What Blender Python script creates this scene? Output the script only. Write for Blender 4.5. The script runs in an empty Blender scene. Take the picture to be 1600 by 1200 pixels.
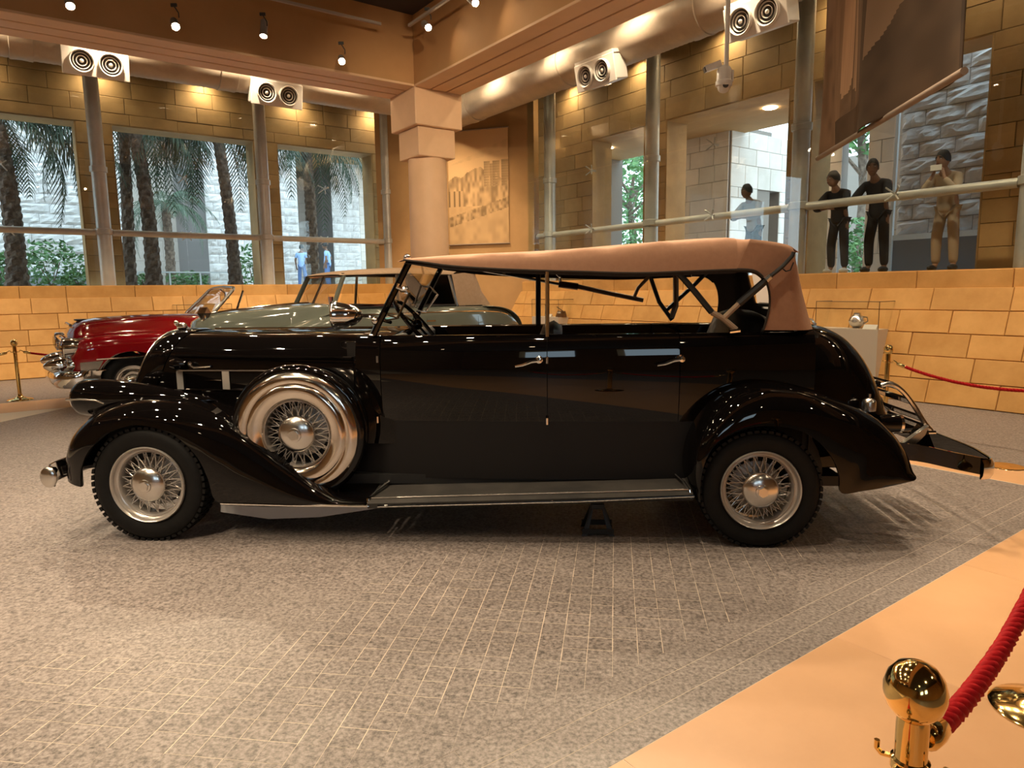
import bpy, bmesh, math, random
from math import sin, cos, pi, radians, sqrt, atan2
from mathutils import Vector, Matrix

random.seed(7)
scene = bpy.context.scene
COL = scene.collection

# ---------------------------------------------------------------- camera
FPX = 1070.0; PITCH = radians(7.85); ROLL = radians(-0.74); CAM_H = 1.49
cam_data = bpy.data.cameras.new('camera'); cam = bpy.data.objects.new('camera', cam_data)
COL.objects.link(cam); scene.camera = cam
cam_data.sensor_width = 36.0; cam_data.lens = 36.0 * FPX / 1600.0
cam_data.clip_start = 0.05; cam_data.clip_end = 300
_c, _s = cos(PITCH), sin(PITCH); _cr, _sr = cos(ROLL), sin(ROLL)
def _rz(v): return Vector((_cr * v[0] - _sr * v[1], _sr * v[0] + _cr * v[1], v[2]))
_up, _fw, _rt = _rz((0, -_c, -_s)), _rz((0, -_s, _c)), _rz((1, 0, 0))
_cx = Vector((_rt[0], _fw[0], _up[0])); _cy = Vector((_rt[1], _fw[1], _up[1])); _cz = Vector((_rt[2], _fw[2], _up[2]))
_m = Matrix((_cx, -_cy, -_cz)).transposed().to_4x4(); _m.translation = (0, 0, CAM_H)
cam.matrix_world = _m

def ray(px, py):
    d = Vector((px - 800, py - 600, FPX)); return Vector((d.dot(_rt), d.dot(_fw), d.dot(_up)))
def on_plane(px, py, P, n):
    d = ray(px, py); o = Vector((0, 0, CAM_H)); P = Vector(P); n = Vector(n)
    return o + d * ((P - o).dot(n) / d.dot(n))
def on_floor(px, py, z=0.0): return on_plane(px, py, (0, 0, z), (0, 0, 1))

# building axes: U runs along the left glass wall, V along the right one
AZ = radians(54.0)
EU = Vector((sin(AZ), cos(AZ), 0)); EV = Vector((cos(AZ), -sin(AZ), 0))
ANG_U = atan2(EU.y, EU.x); ANG_V = atan2(EV.y, EV.x)
def B(u, v, z=0.0): return EU * u + EV * v + Vector((0, 0, z))

# ---------------------------------------------------------------- world, exposure
world = bpy.data.worlds.new('sky'); scene.world = world; world.use_nodes = True
wn = world.node_tree.nodes; wl = world.node_tree.links; wn.clear()
wo = wn.new('ShaderNodeOutputWorld'); wb = wn.new('ShaderNodeBackground')
wb.inputs['Color'].default_value = (0.66, 0.86, 1.0, 1); wb.inputs['Strength'].default_value = 1.7
wl.new(wb.outputs[0], wo.inputs[0])
scene.view_settings.view_transform = 'Standard'; scene.view_settings.look = 'None'
scene.view_settings.exposure = 1.45; scene.view_settings.gamma = 1.0
scene.view_settings.use_curve_mapping = False
scene.cycles.use_denoising = True
scene.cycles.max_bounces = 8; scene.cycles.diffuse_bounces = 3; scene.cycles.glossy_bounces = 4
scene.cycles.transparent_max_bounces = 12; scene.cycles.transmission_bounces = 4
scene.cycles.sample_clamp_indirect = 6.0; scene.cycles.caustics_reflective = False; scene.cycles.caustics_refractive = False

# soft daylight falling into the open courtyards outside the glass
LAMP_W = 130.0            # watts of one track lamp
WASH_W = 115.0            # watts of one recessed downlight
WARM = (1.0, 0.785, 0.53)

# ---------------------------------------------------------------- materials
MATS = {}
def _set(b, **k):
    for n, v in k.items(): b.inputs[n].default_value = v
def new_mat(name):
    m = bpy.data.materials.new(name); m.use_nodes = True; nt = m.node_tree
    b = nt.nodes['Principled BSDF']; MATS[name] = m
    return m, nt, b
def plain(name, col, rough=0.5, metal=0.0, coat=0.0, spec=0.5, **kw):
    m, nt, b = new_mat(name)
    _set(b, **{'Base Color': (*col, 1), 'Roughness': rough, 'Metallic': metal, 'Coat Weight': coat, 'Specular IOR Level': spec})
    if coat: _set(b, **{'Coat Roughness': 0.02})
    return m
def noisy(name, c1, c2, scale=4.0, rough=0.7, bump=0.15, bscale=None, detail=6.0, per_obj=0.0, metal=0.0, coords='Object', c3=None, dist=0.01, ramp=(0.35, 0.65)):
    m, nt, b = new_mat(name); N = nt.nodes; L = nt.links
    tc = N.new('ShaderNodeTexCoord'); no = N.new('ShaderNodeTexNoise'); ra = N.new('ShaderNodeValToRGB')
    no.inputs['Scale'].default_value = scale; no.inputs['Detail'].default_value = detail; no.inputs['Roughness'].default_value = 0.62
    out = tc.outputs[coords]
    oi = N.new('ShaderNodeObjectInfo')
    if per_obj:
        ad = N.new('ShaderNodeVectorMath'); ad.operation = 'ADD'
        cv = N.new('ShaderNodeVectorMath'); cv.operation = 'SCALE'; cv.inputs[0].default_value = (37.0, 11.0, 53.0)
        L.new(oi.outputs['Random'], cv.inputs['Scale'])
        L.new(out, ad.inputs[0]); L.new(cv.outputs[0], ad.inputs[1]); out = ad.outputs[0]
    L.new(out, no.inputs['Vector']); L.new(no.outputs['Fac'], ra.inputs['Fac'])
    e = ra.color_ramp.elements; e[0].position, e[1].position = ramp
    e[0].color = (*c1, 1); e[1].color = (*c2, 1)
    if c3 is not None:
        x = e.new(0.5 * (ramp[0] + ramp[1])); x.color = (*c3, 1)
    col = ra.outputs['Color']
    if per_obj:
        hs = N.new('ShaderNodeHueSaturation'); mr = N.new('ShaderNodeMapRange')
        mr.inputs['To Min'].default_value = 1 - per_obj; mr.inputs['To Max'].default_value = 1 + per_obj
        L.new(oi.outputs['Random'], mr.inputs['Value']); L.new(mr.outputs[0], hs.inputs['Value']); L.new(col, hs.inputs['Color']); col = hs.outputs['Color']
    L.new(col, b.inputs['Base Color']); _set(b, Roughness=rough, Metallic=metal)
    if bump:
        bp = N.new('ShaderNodeBump'); n2 = N.new('ShaderNodeTexNoise'); n2.inputs['Scale'].default_value = bscale or scale * 4; n2.inputs['Detail'].default_value = 5
        L.new(tc.outputs[coords], n2.inputs['Vector']); L.new(n2.outputs['Fac'], bp.inputs['Height'])
        bp.inputs['Strength'].default_value = bump; bp.inputs['Distance'].default_value = dist; L.new(bp.outputs[0], b.inputs['Normal'])
    return m
def emit(name, col, strength):
    m, nt, b = new_mat(name); _set(b, **{'Base Color': (*col, 1), 'Emission Color': (*col, 1), 'Emission Strength': strength}); return m
def thin_glass(name, tint=(0.93, 0.96, 0.95), refl=1.0, ior=1.5):
    m, nt, b = new_mat(name); N = nt.nodes; L = nt.links; N.remove(b)
    o = [n for n in N if n.type == 'OUTPUT_MATERIAL'][0]
    tr = N.new('ShaderNodeBsdfTransparent'); tr.inputs[0].default_value = (*tint, 1)
    gl = N.new('ShaderNodeBsdfGlossy'); gl.inputs['Roughness'].default_value = 0.0; gl.inputs['Color'].default_value = (refl, refl, refl, 1)
    lw = N.new('ShaderNodeLayerWeight'); lw.inputs['Blend'].default_value = 0.5; f0 = ((ior - 1) / (ior + 1)) ** 2
    pw = N.new('ShaderNodeMath'); pw.operation = 'POWER'; pw.inputs[1].default_value = 5.0; fr = N.new('ShaderNodeMapRange')
    fr.inputs['To Min'].default_value = f0; fr.inputs['To Max'].default_value = 1.0; mx = N.new('ShaderNodeMixShader')
    L.new(lw.outputs['Facing'], pw.inputs[0]); L.new(pw.outputs[0], fr.inputs['Value']); L.new(fr.outputs[0], mx.inputs[0]); L.new(tr.outputs[0], mx.inputs[1]); L.new(gl.outputs[0], mx.inputs[2]); L.new(mx.outputs[0], o.inputs['Surface'])
    return m

noisy('low_wall_stone', (0.62, 0.315, 0.085), (0.76, 0.42, 0.135), 2.2, 0.62, 0.08, 26, per_obj=0.10, dist=0.006)
plain('joint_dark', (0.30, 0.16, 0.06), 0.9)
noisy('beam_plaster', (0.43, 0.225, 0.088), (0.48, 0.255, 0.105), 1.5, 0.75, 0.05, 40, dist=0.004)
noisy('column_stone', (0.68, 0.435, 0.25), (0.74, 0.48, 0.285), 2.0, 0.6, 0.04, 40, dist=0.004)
noisy('ring_wall_stone', (0.40, 0.235, 0.09), (0.52, 0.32, 0.13), 2.0, 0.7, 0.08, 26, per_obj=0.12, dist=0.006)
plain('joint_brown', (0.14, 0.085, 0.035), 0.9)
noisy('pale_block_stone', (0.60, 0.52, 0.45), (0.70, 0.62, 0.55), 2.0, 0.75, 0.06, 26, per_obj=0.07, dist=0.006)
plain('joint_pale', (0.24, 0.20, 0.17), 0.9)
noisy('rock_face_stone', (0.58, 0.53, 0.50), (0.74, 0.70, 0.68), 3.0, 0.85, 0.5, 14, per_obj=0.08, dist=0.03)
plain('joint_rock', (0.20, 0.18, 0.17), 0.9)
noisy('border_stone', (0.60, 0.335, 0.165), (0.67, 0.385, 0.20), 1.4, 0.42, 0.03, 30, per_obj=0.035, dist=0.003)
plain('border_joint', (0.78, 0.52, 0.28), 0.7)
noisy('paver_granite', (0.07, 0.058, 0.054), (0.36, 0.315, 0.295), 62.0, 0.45, 0.05, 160, detail=3.0, coords='Object', c3=(0.225, 0.192, 0.178), dist=0.002, per_obj=0.05, ramp=(0.30, 0.72))
plain('paver_grout', (0.72, 0.62, 0.50), 0.8)
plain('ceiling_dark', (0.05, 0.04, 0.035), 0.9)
noisy('plaster_back', (0.42, 0.235, 0.09), (0.50, 0.285, 0.115), 1.2, 0.8, 0.05, 30)
plain('white_metal', (0.72, 0.68, 0.62), 0.4)
noisy('duct_metal', (0.40, 0.33, 0.25), (0.48, 0.40, 0.31), 3.0, 0.5, 0.0, metal=0.25)
plain('nozzle_dark', (0.05, 0.045, 0.04), 0.5)
noisy('steel_post', (0.50, 0.47, 0.41), (0.60, 0.56, 0.49), 3.0, 0.42, 0.0, metal=0.3)
thin_glass('window_glass', (0.92, 0.95, 0.945), 1.0, 1.45)
thin_glass('case_glass', (0.95, 0.96, 0.95), 1.0, 1.4)
thin_glass('car_glass', (0.86, 0.84, 0.78), 1.0, 1.5)
# cars
plain('black_paint', (0.0025, 0.002, 0.002), 0.06, 0, coat=0.85, spec=0.0)
plain('chrome', (0.82, 0.80, 0.77), 0.06, 1.0)
plain('dull_chrome', (0.68, 0.65, 0.61), 0.22, 1.0)
noisy('polished_cover', (0.70, 0.62, 0.54), (0.78, 0.71, 0.64), 6.0, 0.13, 0.0, metal=1.0)
noisy('tyre_rubber', (0.0035, 0.0033, 0.0032), (0.006, 0.0056, 0.0055), 20.0, 0.62, 0.1, 120, dist=0.002); MATS['tyre_rubber'].node_tree.nodes['Principled BSDF'].inputs['Specular IOR Level'].default_value = 0.22
plain('wheel_paint', (0.60, 0.56, 0.52), 0.22, 0.6)
plain('brake_drum', (0.25, 0.24, 0.23), 0.4, 0.7)
noisy('tan_canvas', (0.33, 0.175, 0.105), (0.37, 0.20, 0.12), 30.0, 0.9, 0.12, 300, dist=0.002)
noisy('pale_tan_canvas', (0.47, 0.32, 0.20), (0.52, 0.36, 0.235), 30.0, 0.9, 0.12, 300, dist=0.002)
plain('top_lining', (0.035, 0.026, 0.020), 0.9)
plain('black_leather', (0.007, 0.006, 0.006), 0.5, spec=0.25)
plain('black_matte', (0.008, 0.008, 0.008), 0.5)
plain('bow_wood', (0.30, 0.21, 0.14), 0.5)
plain('rear_light', (0.20, 0.01, 0.01), 0.15)
noisy('board_rubber', (0.014, 0.0125, 0.011), (0.040, 0.035, 0.030), 3.0, 0.8, 0.15, 60, dist=0.003)
def translucent(name, col):
    m, nt, b = new_mat(name); N = nt.nodes; L = nt.links; o = [n for n in N if n.type == 'OUTPUT_MATERIAL'][0]; N.remove(b)
    t = N.new('ShaderNodeBsdfTranslucent'); t.inputs[0].default_value = (*col, 1); p = N.new('ShaderNodeBsdfTransparent'); p.inputs[0].default_value = (*col, 1); d = N.new('ShaderNodeMixShader'); d.inputs[0].default_value = 0.12
    L.new(t.outputs[0], d.inputs[1]); L.new(p.outputs[0], d.inputs[2]); L.new(d.outputs[0], o.inputs['Surface'])
translucent('pane_cream', (0.80, 0.76, 0.74))
plain('pan_grey', (0.36, 0.36, 0.37), 0.5, 0.3)
plain('green_grey_paint', (0.150, 0.165, 0.135), 0.10, 0, coat=0.9)
plain('red_paint', (0.33, 0.004, 0.010), 0.10, 0, coat=0.9)
plain('red_leather', (0.10, 0.02, 0.015), 0.5)
# furniture of the hall
plain('brass', (0.83, 0.58, 0.22), 0.09, 1.0)
noisy('red_cord', (0.36, 0.008, 0.012), (0.52, 0.014, 0.018), 60.0, 0.6, 0.25, 220, dist=0.003); MATS['red_cord'].node_tree.nodes['Principled BSDF'].inputs['Specular IOR Level'].default_value = 0.1
plain('case_wood', (0.60, 0.52, 0.42), 0.6)
plain('label_white', (0.80, 0.76, 0.68), 0.6)
plain('dark_bronze', (0.14, 0.08, 0.04), 0.4, 0.6)
plain('banner_rod', (0.20, 0.14, 0.10), 0.5)
emit('lamp_glow', (1.0, 0.80, 0.52), 60.0)
plain('lamp_body', (0.42, 0.36, 0.31), 0.5)
# outside
noisy('palm_bark', (0.075, 0.05, 0.036), (0.23, 0.165, 0.12), 9.0, 0.9, 0.4, 30, dist=0.03)
noisy('palm_leaf', (0.030, 0.060, 0.032), (0.10, 0.15, 0.085), 3.0, 0.55, 0.0, per_obj=0.2)
noisy('shrub_leaf', (0.035, 0.11, 0.03), (0.13, 0.27, 0.08), 3.0, 0.55, 0.0, per_obj=0.2)
noisy('outdoor_paving', (0.42, 0.38, 0.34), (0.52, 0.48, 0.43), 2.0, 0.8, 0.05)
plain('door_dark', (0.035, 0.024, 0.016), 0.5)
plain('plinth_grey', (0.26, 0.26, 0.28), 0.6)
plain('cool_white', (0.80, 0.84, 0.86), 0.5)
plain('skin_tan', (0.33, 0.18, 0.11), 0.55)
plain('skin_brown', (0.20, 0.105, 0.065), 0.55)
plain('hair_black', (0.012, 0.010, 0.009), 0.6)
plain('cloth_black', (0.014, 0.014, 0.017), 0.85)
plain('cloth_charcoal', (0.045, 0.047, 0.055), 0.85)
plain('cloth_grey', (0.20, 0.18, 0.16), 0.85)
plain('cloth_sand', (0.38, 0.29, 0.20), 0.85)
plain('cloth_blue', (0.30, 0.45, 0.72), 0.85)
plain('cloth_navy', (0.10, 0.17, 0.36), 0.85)
plain('shoe_white', (0.75, 0.73, 0.70), 0.6)
plain('shoe_dark', (0.02, 0.018, 0.016), 0.5)

# ---------------------------------------------------------------- mesh helpers
class MB:
    """collects faces for ONE mesh object"""
    def __init__(s): s.v = []; s.f = []
    def add(s, vs, fs):
        o = len(s.v); s.v += [tuple(p) for p in vs]; s.f += [tuple(i + o for i in f) for f in fs]; return s
    def box(s, a, b):
        (x0, y0, z0), (x1, y1, z1) = a, b
        return s.add([(x0, y0, z0), (x1, y0, z0), (x1, y1, z0), (x0, y1, z0), (x0, y0, z1), (x1, y0, z1), (x1, y1, z1), (x0, y1, z1)],
                     [(0, 3, 2, 1), (4, 5, 6, 7), (0, 1, 5, 4), (1, 2, 6, 5), (2, 3, 7, 6), (3, 0, 4, 7)])
    def cbox(s, a, b, c=0.01):
        """box with chamfered edges"""
        bm = bmesh.new(); bmesh.ops.create_cube(bm, size=1.0)
        for v in bm.verts: v.co = Vector([(a[i] + b[i]) / 2 + v.co[i] * (b[i] - a[i]) for i in range(3)])
        bmesh.ops.bevel(bm, geom=list(bm.edges), offset=c, segments=1, affect='EDGES', profile=0.5)
        return s.bm(bm)
    def bm(s, bm):
        bm.verts.index_update()
        s.add([v.co[:] for v in bm.verts], [[v.index for v in f.verts] for f in bm.faces]); bm.free(); return s
    def obox(s, c, ax, ay, az, hx, hy, hz):
        """box with centre c, axes and half sizes"""
        c = Vector(c); ax, ay, az = Vector(ax).normalized() * hx, Vector(ay).normalized() * hy, Vector(az).normalized() * hz
        vs = [c + sx * ax + sy * ay + sz * az for sz in (-1, 1) for sx, sy in ((-1, -1), (1, -1), (1, 1), (-1, 1))]
        return s.add(vs, [(0, 3, 2, 1), (4, 5, 6, 7), (0, 1, 5, 4), (1, 2, 6, 5), (2, 3, 7, 6), (3, 0, 4, 7)])
    def grid(s, rows, cu=False, cv=False):
        """rows of points; cu closes each row, cv closes over rows"""
        n, m = len(rows), len(rows[0]); fs = []
        for i in range(n if cv else n - 1):
            for j in range(m if cu else m - 1):
                a, b = i, (i + 1) % n; c, d = j, (j + 1) % m
                fs.append((a * m + c, a * m + d, b * m + d, b * m + c))
        return s.add([p for r in rows for p in r], fs)
    def tube(s, pts, r, n=8, closed=False, cap=True):
        pts = [Vector(p) for p in pts]; k = len(pts); rr = r if isinstance(r, (list, tuple)) else [r] * k
        rows = []; ref = None
        for i, p in enumerate(pts):
            if closed: t = pts[(i + 1) % k] - pts[i - 1]
            else: t = pts[min(i + 1, k - 1)] - pts[max(i - 1, 0)]
            t.normalize()
            if ref is None:
                ref = Vector((0, 0, 1)) if abs(t.z) < 0.9 else Vector((1, 0, 0))
                ref = (ref - t * ref.dot(t)).normalized()
            else:
                ref = (ref - t * ref.dot(t)); ref = ref.normalized() if ref.length > 1e-6 else t.orthogonal().normalized()
            bi = t.cross(ref)
            rows.append([p + (ref * cos(2 * pi * j / n) + bi * sin(2 * pi * j / n)) * rr[i] for j in range(n)])
        o = len(s.v); s.grid(rows, True, closed)
        if cap and not closed:
            s.f.append(tuple(o + j for j in reversed(range(n)))); s.f.append(tuple(o + (k - 1) * n + j for j in range(n)))
        return s
    def lathe(s, prof, n=32, c=(0, 0, 0), axis='z', a0=0.0, a1=2 * pi):
        """prof: (radius, height) list turned about an axis through c"""
        full = abs(a1 - a0 - 2 * pi) < 1e-6; m = n if full else n + 1; rows = []
        for (r, h) in prof:
            row = []
            for j in range(m):
                a = a0 + (a1 - a0) * j / n; x, y = r * cos(a), r * sin(a)
                if axis == 'z': q = (c[0] + x, c[1] + y, c[2] + h)
                elif axis == 'y': q = (c[0] + x, c[1] + h, c[2] + y)
                else: q = (c[0] + h, c[1] + x, c[2] + y)
                row.append(q)
            rows.append(row)
        return s.grid(rows, full, False)
    def ball(s, c, r, n=16, m=10):
        rx, ry, rz = r if isinstance(r, (tuple, list)) else (r, r, r)
        rows = []
        for i in range(m + 1):
            a = pi * i / m
            rows.append([(c[0] + rx * sin(a) * cos(2 * pi * j / n), c[1] + ry * sin(a) * sin(2 * pi * j / n), c[2] + rz * cos(a)) for j in range(n)])
        return s.grid(rows, True, False)
    def prism(s, poly, a, b, plane='xz'):
        """polygon extruded between a and b along the missing axis"""
        def q(p, h):
            if plane == 'xz': return (p[0], h, p[1])
            if plane == 'xy': return (p[0], p[1], h)
            return (h, p[0], p[1])
        n = len(poly); o = len(s.v)
        s.v += [q(p, a) for p in poly] + [q(p, b) for p in poly]
        s.f += [tuple(o + i for i in range(n)), tuple(o + n + i for i in reversed(range(n)))]
        s.f += [(o + i, o + n + i, o + n + (i + 1) % n, o + (i + 1) % n) for i in range(n)]
        return s
    def mirror_y(s, yc):
        n = len(s.v); s.v += [(x, 2 * yc - y, z) for x, y, z in s.v]; s.f += [tuple(reversed([i + n for i in f])) for f in s.f]; return s
    def mesh(s, name, mat=None, smooth=40.0, weld=True):
        me = bpy.data.meshes.new(name); me.from_pydata(s.v, [], s.f)
        if weld:
            bm = bmesh.new(); bm.from_mesh(me); bmesh.ops.remove_doubles(bm, verts=bm.verts, dist=1e-5)
            bmesh.ops.dissolve_degenerate(bm, edges=bm.edges, dist=1e-6)
            bmesh.ops.recalc_face_normals(bm, faces=bm.faces); bm.to_mesh(me); bm.free()
        me.update()
        if smooth:
            me.polygons.foreach_set('use_smooth', [True] * len(me.polygons))
            if smooth < 180: me.set_sharp_from_angle(angle=radians(smooth))
        if mat: me.materials.append(MATS[mat])
        return me
    def build(s, name, mat, parent=None, smooth=40.0, weld=True, label=None):
        o = bpy.data.objects.new(name, s.mesh(name, mat, smooth, weld)); COL.objects.link(o)
        if parent: o.parent = parent
        if label: o['label'] = label
        return o
def link(name, me, parent=None, loc=None, rot=None, mat4=None):
    o = bpy.data.objects.new(name, me); COL.objects.link(o)
    if parent: o.parent = parent
    if mat4 is not None: o.matrix_local = mat4
    else:
        if loc is not None: o.location = loc
        if rot is not None: o.rotation_euler = rot
    return o
def tag(o, label=None, cat=None, group=None, kind=None):
    for k, v in (('label', label), ('category', cat), ('group', group), ('kind', kind)):
        if v: o[k] = v
    return o
def empty(name, loc=(0, 0, 0), rz=0.0, label=None, cat=None, group=None, kind=None):
    o = bpy.data.objects.new(name, None); COL.objects.link(o); o.location = loc; o.rotation_euler = (0, 0, rz)
    o.empty_display_size = 0.1
    return tag(o, label, cat, group, kind)
def copy_tree(o, parent=None):
    c = o.copy(); COL.objects.link(c); c.parent = parent
    for ch in list(o.children): copy_tree(ch, c)
    return c
def frame(loc, ex, ey=None):
    """matrix with local x = ex, z up"""
    ex = Vector(ex).normalized(); ez = Vector((0, 0, 1)); ey = ez.cross(ex)
    m = Matrix((ex, ey, ez)).transposed().to_4x4(); m.translation = loc; return m
def lerp(a, b, t): return a + (b - a) * t
def interp(xs, ys, x):
    if x <= xs[0]: return ys[0]
    for i in range(1, len(xs)):
        if x <= xs[i]: return lerp(ys[i - 1], ys[i], (x - xs[i - 1]) / (xs[i] - xs[i - 1]))
    return ys[-1]
def spline(pts, n):
    """Catmull-Rom through tuples, n segments per span"""
    P = [Vector(p) if len(p) < 5 else p for p in pts]; out = []
    dim = len(pts[0])
    for i in range(len(pts) - 1):
        p0, p1, p2, p3 = pts[max(i - 1, 0)], pts[i], pts[i + 1], pts[min(i + 2, len(pts) - 1)]
        for k in range(n):
            t = k / n
            out.append(tuple(0.5 * (2 * p1[d] + (p2[d] - p0[d]) * t + (2 * p0[d] - 5 * p1[d] + 4 * p2[d] - p3[d]) * t * t + (3 * p1[d] - p0[d] - 3 * p2[d] + p3[d]) * t ** 3) for d in range(dim)))
    out.append(tuple(pts[-1])); return out
def smooth_f(xs, ys):
    """smooth (monotone cubic) interpolation function"""
    n = len(xs); d = [(ys[i + 1] - ys[i]) / (xs[i + 1] - xs[i]) for i in range(n - 1)]
    m = [d[0]] + [0 if d[i - 1] * d[i] <= 0 else 2 * d[i - 1] * d[i] / (d[i - 1] + d[i]) for i in range(1, n - 1)] + [d[-1]]
    def f(x):
        if x <= xs[0]: return ys[0]
        if x >= xs[-1]: return ys[-1]
        i = 0
        while x > xs[i + 1]: i += 1
        h = xs[i + 1] - xs[i]; t = (x - xs[i]) / h
        return (2 * t**3 - 3 * t * t + 1) * ys[i] + (t**3 - 2 * t * t + t) * h * m[i] + (-2 * t**3 + 3 * t * t) * ys[i + 1] + (t**3 - t * t) * h * m[i + 1]
    return f
# ================================================================ the hall: floor, low walls, glass, ring walls, beams
def block_mesh(w, h, d, c=0.006, rough=0.0, rnd=None):
    """one dressed stone: back at y=0, face at y=-d, chamfered; rough > 0 gives a rock face"""
    m = MB(); g = 0.0
    if rough:
        nx, nz = 5, 4; rows = []
        for j in range(nz + 1):
            row = []
            for i in range(nx + 1):
                e = i in (0, nx) or j in (0, nz)
                y = -0.01 if e else -d - rough * rnd.uniform(0.1, 1.0)
                row.append((w * i / nx + (0 if e else rnd.uniform(-.25, .25) * w / nx), y, h * j / nz + (0 if e else rnd.uniform(-.25, .25) * h / nz)))
            rows.append(row)
        m.grid(rows)
        m.add([(0, 0, 0), (w, 0, 0), (w, 0, h), (0, 0, h), (0, -.01, 0), (w, -.01, 0), (w, -.01, h), (0, -.01, h)], [(0, 1, 5, 4), (1, 2, 6, 5), (2, 3, 7, 6), (3, 0, 4, 7)])
        return m
    a = [(0, 0, 0), (w, 0, 0), (w, 0, h), (0, 0, h)]
    b = [(0, -d + c, 0), (w, -d + c, 0), (w, -d + c, h), (0, -d + c, h)]
    f = [(c, -d, c), (w - c, -d, c), (w - c, -d, h - c), (c, -d, h - c)]
    fs = [(8, 9, 10, 11)]
    for k in range(4):
        n = (k + 1) % 4; fs += [(k, n, 4 + n, 4 + k), (4 + k, 4 + n, 8 + n, 8 + k)]
    return m.add(a + b + f, fs)
def block_wall(parent, x0, x1, z0, z1, ch, bl, mat, holes=(), d=0.02, gap=0.008, rough=0.0, seed=1, smooth=0, jit=0.25, name='stone_block', cmax=None):
    rnd = random.Random(seed); zs = {round(z0, 3), round(z1, 3)}
    n = max(1, round((z1 - z0) / ch)); zs |= {round(z0 + (z1 - z0) * i / n, 3) for i in range(n + 1)}
    zs = sorted(zs)
    for hx0, hx1, hz0, hz1 in holes:          # snap the nearest course joint to the head and sill of an opening
        for hz in (hz0, hz1):
            if zs[0] < hz < zs[-1]:
                k = min(range(1, len(zs) - 1), key=lambda i: abs(zs[i] - hz)); zs[k] = hz
    cnt = 0
    for r in range(len(zs) - 1):
        a, b = zs[r], zs[r + 1]; spans = [(x0, x1)]
        for hx0, hx1, hz0, hz1 in holes:
            if hz0 < (a + b) / 2 < hz1:
                spans = [q for s in spans for q in ((s[0], min(s[1], hx0)), (max(s[0], hx1), s[1])) if q[1] - q[0] > 0.04]
        for s0, s1 in spans:
            x = s0; first = True
            while x < s1 - 1e-4:
                w = bl * (1 + rnd.uniform(-jit, jit))
                if first and r % 2: w *= 0.5
                first = False
                if s1 - (x + w) < bl * 0.35: w = s1 - x
                k = rnd.uniform(-0.004, 0.004) if not rough else 0
                me = block_mesh(w - gap, b - a - gap, d + k, rough=rough, rnd=rnd).mesh(name, mat, smooth, weld=bool(rough))
                link(name, me, parent, (x + gap / 2, 0, a + gap / 2)); x += w; cnt += 1
    return cnt
def wall_backing(name, fr, x0, x1, z0, z1, y0, y1, mat, holes=(), kind='structure'):
    """a slab in the wall's own frame with rectangular openings"""
    m = MB(); xs = sorted({x0, x1, *[min(max(h[k], x0), x1) for h in holes for k in (0, 1)]}); zs = sorted({z0, z1, *[min(max(h[k], z0), z1) for h in holes for k in (2, 3)]})
    for i in range(len(xs) - 1):
        for j in range(len(zs) - 1):
            cx, cz = (xs[i] + xs[i + 1]) / 2, (zs[j] + zs[j + 1]) / 2
            if any(h[0] < cx < h[1] and h[2] < cz < h[3] for h in holes): continue
            m.box((xs[i], y0, zs[j]), (xs[i + 1], y1, zs[j + 1]))
    o = m.build(name, mat, smooth=0); o.matrix_world = fr; o['kind'] = kind
    return o

# ---- floor ----------------------------------------------------------------
U0, U1, V0, V1 = -13.0, 9.3, -15.2, 9.0          # extent of the hall floor
SN = -1.42                                        # edge of the near border band (v)
FL0, FL1 = -11.88, -10.87                         # far left band (v)
FR0, FR1 = 5.98, 6.55                             # far right band (u)
floor = MB().prism([B(U0, V0).xy, B(U1 + .6, V0).xy, B(U1 + .6, V1).xy, B(U0, V1).xy], -0.25, -0.0006, 'xy').build('floor', 'paver_grout', smooth=0)
tag(floor, 'speckled grey granite paver floor with orange stone bands', 'floor', kind='structure')
def clip_poly(poly, p, n):
    out = []
    for i in range(len(poly)):
        a, b = poly[i], poly[(i + 1) % len(poly)]; da, db = (a - p).dot(n), (b - p).dot(n)
        if da >= 0: out.append(a)
        if (da > 0) != (db > 0) and da != db: out.append(a + (b - a) * (da / (da - db)))
    return out
def seen(x, y, m=60):
    d = Vector((x, y, -CAM_H)); dx, dy, dz = d.dot(_cx), d.dot(_cy), d.dot(_cz)
    if dz < 0.3: return False
    px, py = 800 + FPX * dx / dz, 600 + FPX * dy / dz
    return -m < px < 1600 + m and py < 1200 + m
TS = 0.1035                                       # paver size
ga = radians(-8.6); GA = Vector((cos(ga), sin(ga), 0)); GB = Vector((-sin(ga), cos(ga), 0))
bay = [B(U0, FL1 - 0.0), B(FR0, FL1), B(FR0, SN - 0.36), B(U0, SN - 0.36)]
clips = [(B(0, FL1), EV), (B(0, SN - 0.36), -EV), (B(FR0 - 0.01, 0), -EU), (B(-6.2, 0), EU)]
full = []; cut = []
for i in range(-70, 75):
    for j in range(-5, 135):
        c = GA * ((i + .5) * TS) + GB * ((j + .5) * TS)
        if any((c - p).dot(n) < -0.1 for p, n in clips): continue
        if all((c - p).dot(n) > 0.08 for p, n in clips): full.append((i, j, c))
        else: cut.append((i, j, c))
near = sorted([t for t in full if seen(t[2].x, t[2].y, -20)], key=lambda t: t[2].length)
single = {(t[0], t[1]) for t in near[:300]}
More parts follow.
